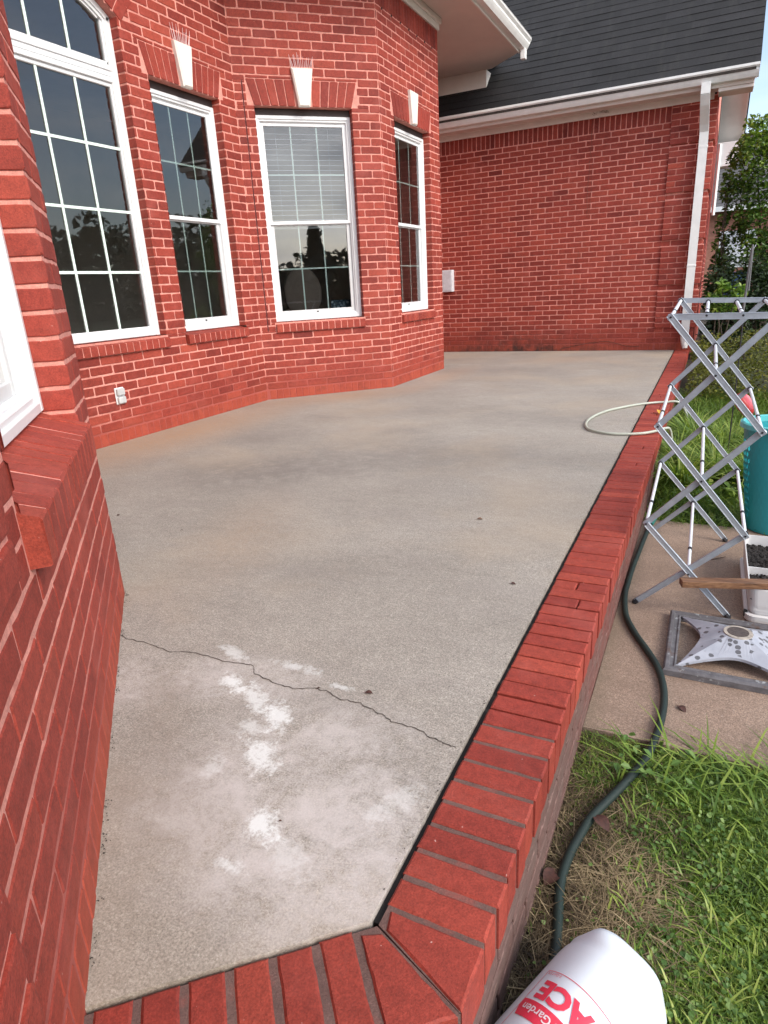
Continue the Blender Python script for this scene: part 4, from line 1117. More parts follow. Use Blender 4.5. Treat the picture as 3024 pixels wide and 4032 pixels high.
for i in range(4):
    A, Bc = Vector((*cor4[i], zb+.022)), Vector((*cor4[(i+1) % 4], zb+.022))
    ang = lambda v: math.atan2(v.y-CY, v.x-CX)
    n_ = 20; mid = (A+Bc)/2; ap = Vector((CX, CY, ZC)); sag = .62
    arc = []; rid = []
    a0, a1 = ang(A), ang(Bc)
    if a1 < a0: a1 += 2*math.pi
    for k in range(n_+1):
        t = k/n_; base = A.lerp(Bc, t); w = math.sin(math.pi*t)**.62*sag if 0 < t < 1 else 0
        p_ = base.lerp(ap, w*.62); arc.append(p_+Vector((0, 0, .004*math.sin(math.pi*t))))
        th = a0+(a1-a0)*t; rim = Vector((CX+RC*math.cos(th), CY+RC*math.sin(th), ZC))
        # ridge to corner: parameterise the inner edge from the corner along the diagonal to the rim and back
        if t < .25: q = A.lerp(Vector((CX+RC*math.cos(a0), CY+RC*math.sin(a0), ZC)), t/.25)
        elif t > .75: q = Bc.lerp(Vector((CX+RC*math.cos(a1), CY+RC*math.sin(a1), ZC)), (1-t)/.25)
        else:
            th = a0+(a1-a0)*(t-.25)/.5; q = Vector((CX+RC*math.cos(th), CY+RC*math.sin(th), ZC))
        rid.append(q)
    v = arc+rid; N_ = n_+1
    m.add(v, [(k, k+1, N_+k+1, N_+k) for k in range(n_)])
    v = arc+[a-Vector((0, 0, .010)) for a in arc]; m.add(v, [(k, N_+k, N_+k+1, k+1) for k in range(n_)])
mb_, n, b = new_mat('chipped_lilac_paint'); P = pos(n)
c = ramp(n, noise(n, P, 18, 4), [(.3, (.30,.32,.37)), (.7, (.40,.42,.47))])
v_ = n.nodes.new('ShaderNodeTexVoronoi'); v_.inputs['Scale'].default_value = 40; L(n, P, v_.inputs['Vector'])
wob = math_(n, 'ADD', v_.outputs['Distance'], math_(n, 'MULTIPLY', math_(n, 'SUBTRACT', noise(n, P, 130, 3), .5), .25))
sel = ramp(n, noise(n, P, 11, 2), [(.40, 0), (.43, 1)])
sp = math_(n, 'MULTIPLY', ramp(n, wob, [(.34, 1), (.38, 0)]), sel)
c = mix(n, sp, c, (.10,.10,.11)); L(n, c, b.inputs['Base Color']); b.inputs['Roughness'].default_value = .42
obj('arms', m, mb_, ub)
m = MB(); m.tube([(CX, CY, ZC-.006), (CX, CY, ZC+.003)], [RC+.002, RC], 28); hub = obj('hub', m, plain('hub_paint', (.38,.34,.29), .6, var=.3, scale=60), ub)
m = MB(); m.tube([(CX, CY, ZC+.0028), (CX, CY, ZC+.0045)], .034, 24); obj('cap', m, plain('rusty_cap', (.075,.06,.055), .8, var=.4, scale=120), hub)

# ------------------------------------------------------------------ planter, plank, basket
pl = thing('planter', 'white rectangular self watering planter filled with dark potting soil', 'planter', (3.86, -6.88, -.295))
m = MB(); X0, X1, Y0, Y1, ZT = 3.757, 3.965, -7.175, -6.585, -.150
def rrect(x0, x1, y0, y1, r, z, n=5):
    o = []
    for (cx, cy, a) in ((x1-r, y1-r, 0), (x0+r, y1-r, 90), (x0+r, y0+r, 180), (x1-r, y0+r, 270)):
        for k in range(n+1): t = R(a+90*k/n); o.append(Vector((cx+r*math.cos(t), cy+r*math.sin(t), z)))
    return o
def loft(m, rings, close=True, caps=(True, True)):
    k = len(rings[0]); v = [p for r in rings for p in r]
    fs = [(i*k+j, i*k+(j+1) % k, (i+1)*k+(j+1) % k, (i+1)*k+j) for i in range(len(rings)-1) for j in range(k)]
    if caps[0]: fs.append(tuple(range(k-1, -1, -1)))
    if caps[1]: fs.append(tuple((len(rings)-1)*k+j for j in range(k)))
    m.add(v, fs)
loft(m, [rrect(X0+.012, X1-.012, Y0+.012, Y1-.012, .03, -.262), rrect(X0+.006, X1-.006, Y0+.005, Y1-.005, .03, -.22), rrect(X0, X1, Y0, Y1, .028, ZT-.004), rrect(X0+.001, X1-.001, Y0+.001, Y1-.001, .028, ZT),
         rrect(X0+.005, X1-.005, Y0+.005, Y1-.005, .025, ZT), rrect(X0+.008, X1-.008, Y0+.008, Y1-.008, .025, -.245)], caps=(True, False))
m.box((X0+.006, -6.935, -.24), (X1-.006, -6.930, ZT-.012)); obj('tub', m, MAT['pot_white'], pl)
m = MB()
loft(m, [rrect(X0+.004, X1-.004, Y0+.002, Y1-.004, .035, -.294), rrect(X0-.002, X1+.002, Y0-.006, Y1+.004, .035, -.285), rrect(X0-.003, X1+.003, Y0-.008, Y1+.004, .035, -.262), rrect(X0+.010, X1-.010, Y0+.008, Y1-.008, .03, -.260)], caps=(True, False)); obj('saucer', m, MAT['pot_white'], pl)
m = MB(); m.tube([(X0-.004, Y0+.03, -.268), (X0+.008, Y0+.03, -.268)], [.015, .012], 14); obj('overflow_hole', m, MAT['dark'], pl)
m = MB(); nx_, ny_ = 22, 60
gz = [[-.196+random.uniform(-.005, .007) for i in range(nx_+1)] for j in range(ny_+1)]
v = [(X0+.008+(X1-X0-.016)*i/nx_, Y0+.008+(Y1-Y0-.016)*j/ny_, gz[j][i]) for j in range(ny_+1) for i in range(nx_+1)]
m.add(v, [(j*(nx_+1)+i, j*(nx_+1)+i+1, (j+1)*(nx_+1)+i+1, (j+1)*(nx_+1)+i) for j in range(ny_) for i in range(nx_)])
for i in range(500):
    x, y = random.uniform(X0+.014, X1-.014), random.uniform(Y0+.014, Y1-.014); r = random.uniform(.003, .007)
    m.tube([(x, y, -.197), (x, y, -.194+r)], [r, r*.5], 5)
obj('soil', m, MAT['soil'], pl)
# plank
m = MB(); a, b_ = Vector((3.528, -7.262, -.1465)), Vector((4.25, -7.045, -.1465)); d = (b_-a).normalized(); s_ = Zv.cross(d)
m.box((0, 0, 0), ((b_-a).length, .042, .026), fr=(a, d, s_, Zv), bev=.0015)
mw_, n, b = new_mat('oiled_wood'); P = pos(n)
gp = n.nodes.new('ShaderNodeMapping'); gp.inputs['Rotation'].default_value = (0, 0, -.29); gp.inputs['Scale'].default_value = (2.2, 26, 40); L(n, P, gp.inputs['Vector'])
c = ramp(n, noise(n, gp.outputs[0], 2.2, 5, .65, 1.4), [(.3, (.055,.025,.012)), (.5, (.16,.075,.035)), (.72, (.27,.15,.075))])
L(n, c, b.inputs['Base Color']); b.inputs['Roughness'].default_value = .5; bump(n, b, noise(n, gp.outputs[0], 6, 4), .2, .002)
tag(obj('plank', m, mw_), 'narrow brown wooden plank laid across the white planter', 'plank')
# laundry basket, perforated by real holes
bk = thing('laundry_basket', 'tall teal plastic laundry basket with rows of round holes', 'laundry basket', (3.93, -6.06, -.295))
m = MB(); BC = Vector((3.932, -6.06, 0)); NS, NR = 40, 17
def brad(z): t = (z+.29)/.57; return .135+.070*t+.006*math.sin(t*3)
def bp(i, z, o=0): th = 2*math.pi*i/NS; r = brad(z)+o; return (BC.x+r*math.cos(th), BC.y+r*.92*math.sin(th), z)
zs = [-.29+.545*k/NR for k in range(NR+1)]
for j in range(NR):
    for i in range(NS):
        off = .5*(j % 2); hole = 2 <= j <= NR-3 and (i % 10) in (0, 1, 2)
        i0, i1 = i+off, i+1+off; z0_, z1_ = zs[j], zs[j+1]; zc = (z0_+z1_)/2; ic = (i0+i1)/2
        if not hole: m.add([bp(i0, z0_), bp(i1, z0_), bp(i1, z1_), bp(i0, z1_)], [(0,1,2,3)])
        else:
            o8 = [(i0, z0_), (ic, z0_), (i1, z0_), (i1, zc), (i1, z1_), (ic, z1_), (i0, z1_), (i0, zc)]
            h8 = [(ic+.34*math.cos(R(225+45*k)), zc+.40*(z1_-z0_)*math.sin(R(225+45*k))) for k in range(8)]
            m.add([bp(*q) for q in o8]+[bp(*q) for q in h8]+[bp(q[0], q[1], -.004) for q in h8], [(k, (k+1) % 8, 8+(k+1) % 8, 8+k) for k in range(8)]+[(8+k, 8+(k+1) % 8, 16+(k+1) % 8, 16+k) for k in range(8)])
obj('body', m, MAT['teal_plastic'], bk, smooth=False)
m = MB(); zz = .255; rings = []
for (o, z) in ((0, zz), (.012, zz+.002), (.016, zz-.012), (.019, zz-.012), (.016, zz+.010), (.004, zz+.014), (-.004, zz+.010), (-.003, zz-.02)): rings.append([Vector(bp(i, z, o)) for i in range(NS)])
loft(m, rings, caps=(False, False)); obj('rim', m, plain('teal_rim', (.10,.48,.50), .35, var=.04), bk)
m = MB(); m.add([bp(i, -.288) for i in range(NS)], [tuple(range(NS))]); obj('bottom', m, MAT['teal_plastic'], bk)
# hand scoop standing in the basket
sc = thing('hand_scoop', 'small pink and red garden scoop with a wooden handle sticking out of the basket', 'scoop', (3.79, -6.1, .25))
m = MB(); Cc = Vector((3.715, -6.12, .355)); ax = Vector((.55, .15, -.82)).normalized(); e1 = ax.cross(Vector((0,1,0))).normalized(); e2 = ax.cross(e1)
rings = []
for t, r in ((-.058, .030), (-.045, .040), (0, .042), (.045, .034), (.062, .012)): rings.append([Cc+ax*t+e1*r*.8*math.cos(2*math.pi*k/18)+e2*r*math.sin(2*math.pi*k/18) for k in range(18)])
loft(m, rings, caps=(True, True)); obj('bowl', m, plain('red_plastic', (.40,.03,.025), .4), sc, smooth=True)
m = MB(); rings = []
e_n = (Vector((3.5253,-9.7194,.99))-Cc).normalized()
for t, r in ((-.050, .024), (-.03, .034), (.01, .034), (.035, .022)): rings.append([Cc+Vector((.012,-.026,.012))+ax*t+e1*r*.7*math.cos(2*math.pi*k/18)+Vector((0,-.010,0))*math.sin(2*math.pi*k/18) for k in range(18)])
loft(m, rings); obj('inner_face', m, plain('pink_plastic', (.80,.16,.20), .4), sc, smooth=True)
m = MB(); m.tube([Cc+ax*.055, Cc+ax*.30], [.010, .008], 10); obj('handle', m, plain('light_wood', (.34,.22,.12), .6), sc)
# ------------------------------------------------------------------ hoses
def spline(pts, n=8):
    P_ = [Vector(p) for p in pts]; P_ = [P_[0]*2-P_[1]]+P_+[P_[-1]*2-P_[-2]]; o = []
    for i in range(1, len(P_)-2):
        for k in range(n):
            t = k/n; a, b_, c, d = P_[i-1:i+3]
            o.append(.5*((2*b_)+(c-a)*t+(2*a-5*b_+4*c-d)*t*t+(3*b_-a-3*c+d)*t**3))
    o.append(P_[-2]); return o
hp = [(3.372,-9.0,-.318), (3.369,-8.776,-.312), (3.362,-8.70,-.308), (3.346,-8.593,-.308), (3.349,-8.511,-.306), (3.361,-8.445,-.304), (3.381,-8.366,-.302), (3.433,-8.242,-.300), (3.480,-8.117,-.296), (3.500,-8.03,-.284), (3.513,-7.891,-.283), (3.508,-7.762,-.283), (3.482,-7.64,-.283), (3.439,-7.535,-.283), (3.389,-7.43,-.283), (3.340,-7.293,-.283), (3.316,-7.118,-.283), (3.314,-7.0,-.283), (3.316,-6.824,-.283), (3.324,-6.61,-.283), (3.333,-6.39,-.283), (3.342,-6.223,-.280)]
hs_ = thing('garden_hose', 'dark green garden hose snaking over the pad and grass along the curb', 'hose', (3.34, -6.2, -.295))
m = MB(); m.tube(spline(hp, 6), .0112, 12); obj('tube', m, MAT['hose'], hs_, smooth=True)
m = MB(); q = [Vector((3.342,-6.223,-.280)), Vector((3.350,-6.150,-.276)), Vector((3.358,-6.085,-.272))]
rings = []
for t in range(9): c_ = q[0].lerp(q[2], t/8); r = .017 if t % 2 else .0145; rings.append([c_+Vector((r*math.cos(2*math.pi*k/14), 0, r*math.sin(2*math.pi*k/14))) for k in range(14)])
loft(m, rings); obj('connector', m, plain('teal_connector', (.02,.17,.15), .4), hs_)
lp = [(3.44,-4.06,-.12), (3.39,-4.09,-.02), (3.345,-4.112,.016), (3.27,-4.131,.014), (3.184,-4.161,.012), (3.069,-4.26,.012), (2.947,-4.437,.012), (2.863,-4.601,.012), (2.805,-4.847,.012), (2.80,-5.045,.012), (2.83,-5.202,.012), (2.883,-5.288,.012), (2.984,-5.352,.012), (3.095,-5.353,.012), (3.2,-5.312,.013), (3.28,-5.24,.018), (3.325,-5.165,.02), (3.352,-5.10,.0), (3.37,-5.06,-.09), (3.38,-5.04,-.22)]
m = MB(); m.tube(spline(lp, 6), .0088, 12); tag(obj('water_hose', m, MAT['hose_white'], smooth=True), 'pale hose looping from the grass over the brick curb onto the patio', 'hose')

# ------------------------------------------------------------------ jug
J0 = Vector((3.5055, -8.7875, -.2400)); th, ph = 3.5907, -.045
ja = Vector((math.cos(ph)*math.sin(th), math.cos(ph)*math.cos(th), math.sin(ph)))
je1 = ja.cross(Zv).normalized(); je2 = je1.cross(ja)      # je2 points up, je1 to the side
jug = thing('sprayer_jug', 'white plastic sprayer jug with a pink and white printed label lying on the grass', 'jug', J0-Vector((0, 0, .1)))
def jp(t, s, dr=0):
    """surface point: t from the side over the top, s along the axis from the foot"""
    if s < .012: r = .076+.010*(s/.012)
    elif s < .05: r = .086+(.098-.086)*math.sin((s-.012)/.038*math.pi/2)
    else: r = .098-.004*min(1, (s-.05)/.25)
    if s > .30: r *= math.sqrt(max(.06, 1-((s-.30)/.13)**2))
    sq = 1+.016*math.cos(4*t)
    # moulded feet and waist around the foot end
    lobe = .007*math.exp(-((s-.016)/.018)**2)*(math.cos(5*t+.9))
    waist = -.004*math.exp(-((s-.052)/.012)**2)
    r = r*sq+lobe+waist+dr
    return J0+ja*s+je1*r*math.cos(t)+je2*r*math.sin(t)
ss = [-.002, .002, .006, .012, .018, .024, .030, .038, .046, .054, .064, .08, .11, .15, .20, .25, .30, .33, .36, .39, .41, .425]
m = MB(); NT = 64; rings = [[jp(2*math.pi*k/NT, max(0, s), -.02 if s < 0 else 0) for k in range(NT)] for s in ss]
loft(m, rings); mj, n, b = new_mat('milky_plastic'); P = pos(n)
c = ramp(n, noise(n, P, 14, 4), [(.3, (.66,.73,.79)), (.7, (.72,.78,.83))]); c = mix(n, ramp(n, noise(n, P, 90, 5, .7), [(.66, 0), (.74, .35)]), c, (.35,.36,.38))
L(n, c, b.inputs['Base Color']); b.inputs['Roughness'].default_value = .38; b.inputs['Subsurface Weight'].default_value = .04; b.inputs['Subsurface Radius'].default_value = (.02,.02,.02); b.inputs['Subsurface Scale'].default_value = .5
jb = obj('body', m, mj, jug, smooth=True)
m = MB(); m.tube([J0+ja*.42, J0+ja*.47], .03, 20); obj('screw_cap', m, MAT['black'], jug)
MAT['label_red'] = plain('label_red', (.72,.035,.075), .45, var=.05)
MAT['label_pale'] = plain('label_print_white', (.78,.66,.69), .45, var=.03)
LT0, LS0 = R(80), .190        # label centre: angle and distance from the foot; text up = +axis
def wrap(u, v, dr=.0012):
    """label plane -> jug: u reading direction, v up (towards the cap)"""
    return jp(LT0+u/.098*LSGN, LS0+v, dr)
LSGN = -1
def text_mesh(txt, size, u0, v0, name, mat, parent, bold=0, dr=.0013, align='CENTER', sx=1.0):
    cu_ = bpy.data.curves.new(name, 'FONT'); cu_.body = txt; cu_.size = size; cu_.align_x = align; cu_.align_y = 'CENTER'; cu_.offset = bold; cu_.resolution_u = 3
    to = bpy.data.objects.new(name, cu_); COL.objects.link(to)
    dg = bpy.context.evaluated_depsgraph_get(); me_ = bpy.data.meshes.new_from_object(to.evaluated_get(dg))
    bpy.data.objects.remove(to)
    import bmesh
    bm_ = bmesh.new(); bm_.from_mesh(me_)
    bmesh.ops.triangulate(bm_, faces=bm_.faces[:])
    for _ in range(2):
        lg = [e for e in bm_.edges if e.calc_length() > .010]
        if lg: bmesh.ops.subdivide_edges(bm_, edges=lg, cuts=1); bmesh.ops.triangulate(bm_, faces=bm_.faces[:])
    mt = MB(); mt.add([wrap(u0+v_.co.x*sx, v0+v_.co.y, dr) for v_ in bm_.verts], [tuple(v_.index for v_ in f_.verts) for f_ in bm_.faces])
    bm_.free(); bpy.data.meshes.remove(me_)
    return obj(name, mt, mat, parent)
def wrap_strip(pts, wdt, dr):
    mt = MB(); 
    for a, b_ in zip(pts[:-1], pts[1:]):
        d = math.dist(a, b_); nx_ = (-(b_[1]-a[1])/d*wdt/2, (b_[0]-a[0])/d*wdt/2); k = max(1, int(d/.006))
        for i in range(k):
            p0 = (a[0]+(b_[0]-a[0])*i/k, a[1]+(b_[1]-a[1])*i/k); p1 = (a[0]+(b_[0]-a[0])*(i+1)/k, a[1]+(b_[1]-a[1])*(i+1)/k)
            mt.quad(wrap(p0[0]-nx_[0], p0[1]-nx_[1], dr), wrap(p1[0]-nx_[0], p1[1]-nx_[1], dr), wrap(p1[0]+nx_[0], p1[1]+nx_[1], dr), wrap(p0[0]+nx_[0], p0[1]+nx_[1], dr))
    return mt
def wrap_fill(poly_rows, dr):
    mt = MB()
    for (u0, u1, v0), (w0, w1, v1) in zip(poly_rows[:-1], poly_rows[1:]):
        K_ = 14
        for i in range(K_):
            f = lambda a, b_, t: a+(b_-a)*t
            mt.quad(wrap(f(u0, u1, i/K_), v0, dr), wrap(f(u0, u1, (i+1)/K_), v0, dr), wrap(f(w0, w1, (i+1)/K_), v1, dr), wrap(f(w0, w1, i/K_), v1, dr))
    return mt
lb = obj('label', wrap_strip([(.0615, .10), (.0615, -.050), (-.0960, -.050), (-.0960, .10)], .0012, .0009), MAT['label_red'], jug)
text_mesh('ACE', .051, -.0065, -.0110, 'print', MAT['label_red'], lb, bold=.0024, dr=.0013, sx=1.04)
obj('band', wrap_fill([(-.095, .0600, .017), (-.095, .0605, .034), (-.095, .0520, .052)], .0010), MAT['label_red'], lb)
text_mesh('Home & Garden', .0215, -.022, .033, 'print', MAT['label_pale'], lb, bold=.0003, dr=.0016, sx=.98)
text_mesh('2-Gal/7.57L', .0075, .040, -.0445, 'print', MAT['label_red'], lb, dr=.0013)
# ------------------------------------------------------------------ vegetation helpers (numpy)
def mesh_np(name, V, Fq, tint, mat, parent=None, loc=None):
    """V (n,3) world, Fq list of index arrays (m,k)"""
    me = bpy.data.meshes.new(name); off = np.array(parent_loc(parent)) if parent is not None else np.zeros(3)
    V = V-off
    faces = [tuple(r) for A_ in Fq for r in A_.tolist()]
    me.from_pydata(V.tolist(), [], faces)
    a = me.attributes.new('tint', 'FLOAT', 'POINT'); a.data.foreach_set('value', tint.astype(np.float32))
    me.materials.append(mat); me.update()
    o = bpy.data.objects.new(name, me); COL.objects.link(o)
    if parent is not None: o.parent = parent
    return o
def leaf_mat(name, stops, trans=.35, rough=.45, nscale=4):
    m, n, b = new_mat(name); P = pos(n)
    t = math_(n, 'ADD', attr(n), math_(n, 'MULTIPLY', math_(n, 'SUBTRACT', noise(n, P, nscale, 3), .5), .9), True)
    c = ramp(n, t, stops); L(n, c, b.inputs['Base Color']); b.inputs['Roughness'].default_value = rough
    b.inputs['Specular IOR Level'].default_value = .35
    tl = n.nodes.new('ShaderNodeBsdfTranslucent'); c2 = mix(n, 1.0, c, (1.15, 1.25, .55), 'MULTIPLY'); L(n, c2, tl.inputs['Color'])
    ms = n.nodes.new('ShaderNodeMixShader'); ms.inputs[0].default_value = trans
    L(n, b.outputs[0], ms.inputs[1]); L(n, tl.outputs[0], ms.inputs[2]); L(n, ms.outputs[0], n.nodes['Material Output'].inputs['Surface'])
    return m
def gz(x, y):
    z = np.full_like(x, -.33); z = np.where(y > -6, z+np.minimum(1, (y+6)/5.5)*.20, z)
    return z+.012*np.sin(x*5.1+y*3.3)*np.sin(y*4.7)
def blades(x, y, h, w, lean, ang, tint, z0=None, droop=.35):
    """grass blades: 4 levels, bending over"""
    n = len(x); z0 = gz(x, y) if z0 is None else z0
    dx, dy = np.cos(ang), np.sin(ang); px, py = -dy, dx
    V = np.zeros((n, 7, 3)); lv = [(0, 1.0), (.38, .9), (.74, .62), (1.0, 0)]
    k = 0
    for (t, ww) in lv:
        out = lean*h*(t**1.8); up = h*(t-droop*lean*t**3)
        for s in ((-1, 1) if ww > 0 else (0,)):
            V[:, k, 0] = x+dx*out+px*w*ww*s*.5; V[:, k, 1] = y+dy*out+py*w*ww*s*.5; V[:, k, 2] = z0+up; k += 1
    b0 = np.arange(n)[:, None]*7
    Q = np.concatenate([b0+np.array([0, 1, 3, 2]), b0+np.array([2, 3, 5, 4])]); Tt = b0+np.array([4, 5, 6])
    return V.reshape(-1, 3), [Q, Tt], np.repeat(tint, 7)
def leaves(C_, size, tint, up=.5, aspect=.55, droop=.25):
    """folded pointed leaves with random orientation biased upwards"""
    n = len(C_); d = rng.normal(size=(n, 3)); d[:, 2] *= .55; d /= np.linalg.norm(d, axis=1)[:, None]
    nr = rng.normal(size=(n, 3)); nr[:, 2] += up*3; nr -= (nr*d).sum(1)[:, None]*d; nr /= np.linalg.norm(nr, axis=1)[:, None]
    s = np.cross(d, nr); L_ = size[:, None]
    V = np.stack([C_-d*L_*.5, C_-d*L_*.1+s*L_*aspect*.5+nr*L_*.08, C_+d*L_*.28+s*L_*aspect*.36+nr*L_*.05, C_+d*L_*.55-nr*L_*droop*.3, C_+d*L_*.28-s*L_*aspect*.36+nr*L_*.05, C_-d*L_*.1-s*L_*aspect*.5+nr*L_*.08], 1)
    b0 = np.arange(n)[:, None]*6
    Q = np.concatenate([b0+np.array([0, 1, 2, 3]), b0+np.array([0, 3, 4, 5])])
    return V.reshape(-1, 3), [Q], np.repeat(tint, 6)
def U_(a, b_, n): return rng.uniform(a, b_, n)
G_LAWN = leaf_mat('lawn_blade', [(0, (.034,.068,.010)), (.4, (.10,.185,.028)), (.8, (.24,.34,.055)), (1, (.40,.46,.12))], .3, .42, 5)
G_DRY = leaf_mat('straw', [(0, (.045,.030,.018)), (.5, (.14,.10,.055)), (1, (.40,.31,.18))], .15, .7, 9)
G_WEED = leaf_mat('weed_leaf', [(0, (.05,.11,.02)), (.6, (.12,.22,.05)), (1, (.26,.36,.12))], .3, .45, 6)
def join_parts(parts):
    V, F_, T_ = [], [], []; o = 0
    for v, f, t in parts:
        V.append(v); T_.append(t); F_ += [q+o for q in f]; o += len(v)
    return np.concatenate(V), F_, np.concatenate(T_)
# keep-out shapes for near lawn: jug footprint and hose
def keep(x, y, hosed=.016):
    k = np.ones(len(x), bool)
    jx, jy = J0.x, J0.y; ax_, ay_ = ja.x, ja.y; s = (x-jx)*ax_+(y-jy)*ay_; t = -(x-jx)*ay_+(y-jy)*ax_
    k &= ~((s > .0) & (s < .45) & (np.abs(t) < .085))
    for p_ in spline(hp, 4):
        k &= ((x-p_.x)**2+(y-p_.y)**2) > hosed**2
    return k
# near lawn (below the pad)
n = 80000; x = U_(3.31, 3.98, n); y = U_(-9.32, -8.035, n)
green = 1/(1+np.exp(-(x-3.455-.06*np.sin(y*7)-.05*np.sin(y*17+x*9)-.10*(y > -8.35)*-1.2)*26))
green = np.maximum(green, (y > -8.28)*.75)
sel = rng.random(n) < green*.93+.07; k = keep(x, y) & sel; x, y = x[k], y[k]; n = len(x)
A_ = blades(x, y, U_(.012, .032, n)*(1+.5*(y > -8.25)), U_(.0014, .0034, n), U_(.2, 1.4, n), U_(0, 6.28, n), U_(.1, .95, n))
n = 800; x = U_(3.45, 3.98, n); y = U_(-9.3, -8.03, n); k = keep(x, y, .02); x, y = x[k], y[k]; n = len(x)   # longer broad blades
B_ = blades(x, y, U_(.03, .065, n), U_(.0035, .006, n), U_(.5, 1.6, n), rng.normal(2.2, 1.1, n), U_(.4, 1.0, n))
n = 230; x = np.concatenate([U_(3.42, 4.3, 150), U_(3.55, 4.2, 80)]); y = np.concatenate([U_(-8.25, -8.03, 150), U_(-8.12, -8.03, 80)])
C2_ = blades(x, y, U_(.07, .15, n), U_(.004, .008, n), U_(.7, 2.0, n), rng.normal(2.6, 1.2, n), U_(.35, .95, n))
V, F_, T_ = join_parts([A_, B_, C2_])
g_ = mesh_np('lawn_grass', V, F_, T_, G_LAWN); g_['kind'] = 'stuff'; g_['label'] = 'short green lawn grass in front of the concrete pad'
# dry thatch near the curb
n = 9000; x = 3.305+np.abs(rng.normal(0, .115, n)); y = U_(-9.6, -8.04, n); k = keep(x, y, .012) & (x < 4.1); x, y = x[k], y[k]; n = len(x)
V1 = blades(x, y, U_(.02, .06, n), U_(.0011, .0026, n), U_(1.2, 3.2, n), U_(0, 6.28, n), np.clip(rng.normal(.42, .25, n), 0, 1), droop=.28)
n = 700; x = rng.normal(3.47, .05, n); y = rng.normal(-8.55, .07, n); k = keep(x, y); x, y = x[k], y[k]; n = len(x)
V2 = blades(x, y, U_(.03, .07, n), U_(.0012, .0026, n), U_(1.2, 3, n), U_(0, 6.28, n), U_(.6, 1, n), droop=.28)
V, F_, T_ = join_parts([V1, V2]); g_ = mesh_np('dry_grass', V, F_, T_, G_DRY); g_['kind'] = 'stuff'; g_['label'] = 'dry brown thatch along the foot of the curb'
# clover and weeds
n = 3600; x = U_(3.33, 3.98, n); y = U_(-9.3, -8.04, n); k = keep(x, y, .02) & (rng.random(n) < np.where(x > 3.47, 1, .16)); x, y = x[k], y[k]; n = len(x)
C_ = np.stack([x, y, gz(x, y)+U_(.008, .035, n)], 1); a_ = leaves(C_, U_(.006, .014, n), U_(0, 1, n), up=1.6, aspect=1.05)
n = 26; x = U_(3.40, 3.62, n); y = U_(-8.22, -8.04, n); C_ = np.stack([x, y, gz(x, y)+U_(.03, .07, n)], 1); b2_ = leaves(C_, U_(.016, .032, n), U_(.3, .9, n), up=1.4, aspect=.75)
V, F_, T_ = join_parts([a_, b2_]); g_ = mesh_np('clover', V, F_, T_, G_WEED); g_['kind'] = 'stuff'; g_['label'] = 'clover and broad leaved weeds in the lawn'
# far grass, beyond the pad
n = 30000; x = U_(3.32, 4.6, n); y = -6.10+np.abs(rng.random(n)**1.25)*3.4
hh = U_(.04, .11, n)*(1+1.0*np.clip((y+5.9)/1.5, 0, 1)); A_ = blades(x, y, hh, U_(.003, .0065, n), U_(.4, 1.6, n), rng.normal(-.6, 1.6, n), U_(.0, .9, n))
cx = [(3.42, -5.0), (3.60, -4.75), (3.50, -4.4), (3.75, -4.6), (3.95, -4.9), (3.45, -5.45), (3.66, -5.25), (4.1, -4.5), (3.85, -5.35)]
bl = []
for (a, b_) in cx:
    n = 260; ang = U_(0, 6.28, n); r = U_(0, .06, n); bl.append(blades(a+r*np.cos(ang), b_+r*np.sin(ang), U_(.18, .36, n), U_(.006, .011, n), U_(.5, 1.5, n), ang+rng.normal(0, .4, n), U_(.3, 1, n)))
n = 900; x = U_(3.4, 4.3, n); y = U_(-6.0, -4.3, n); C_ = np.stack([x, y, gz(x, y)+U_(.04, .16, n)], 1); W_ = leaves(C_, U_(.025, .06, n), U_(.2, 1, n), up=1.2, aspect=.6)
V, F_, T_ = join_parts([A_, *bl, W_]); g_ = mesh_np('tall_grass', V, F_, T_, G_LAWN); g_['kind'] = 'stuff'; g_['label'] = 'long tufted grass and weeds behind the drying rack'
# ------------------------------------------------------------------ bushes and trees
def crown(clumps, per, size, tintf, up=.5, aspect=.55, hollow=.55):
    P_ = []
    for (cx, cy, cz, rx, ry, rz) in clumps:
        n = int(per*(rx*ry+rx*rz+ry*rz)/3/.04); d = rng.normal(size=(n, 3)); d /= np.linalg.norm(d, axis=1)[:, None]
        r = hollow+(1.12-hollow)*rng.random(n)**.6; r *= 1+.18*np.sin(d[:, 0]*7+cx*9)*np.sin(d[:, 2]*6+cy*5)
        P_.append(np.array([cx, cy, cz])+d*r[:, None]*np.array([rx, ry, rz]))
    P_ = np.concatenate(P_); n = len(P_)
    return leaves(P_, rng.uniform(*size, n), tintf(P_, n), up, aspect)
def stems(m, base, tips, r0, r1, amp=.05):
    for t in tips:
        b_, t_ = Vector(base), Vector(t); q = []
        for k in range(7):
            u = k/6; q.append(b_.lerp(t_, u)+Vector((random.uniform(-amp, amp), random.uniform(-amp, amp), 0))*math.sin(u*3.1))
        m.tube(q, [r0+(r1-r0)*k/6 for k in range(7)], 6)
BARK = plain('bark', (.075,.055,.040), .9, var=.4, scale=25, bmp=.8, bscale=40)
L_TREE = leaf_mat('tree_leaf', [(0, (.035,.08,.018)), (.5, (.11,.21,.04)), (.85, (.24,.36,.07)), (1, (.40,.48,.13))], .38, .4, 2.5)
L_BUSH = leaf_mat('bush_leaf', [(0, (.05,.055,.014)), (.5, (.13,.15,.03)), (.85, (.26,.27,.06)), (1, (.36,.30,.08))], .35, .5, 5)
L_DARK = leaf_mat('shaded_leaf', [(0, (.008,.018,.008)), (.5, (.02,.042,.014)), (1, (.05,.085,.025))], .15, .5, 3)  # leaf colour darkened to carry the shade under the tree
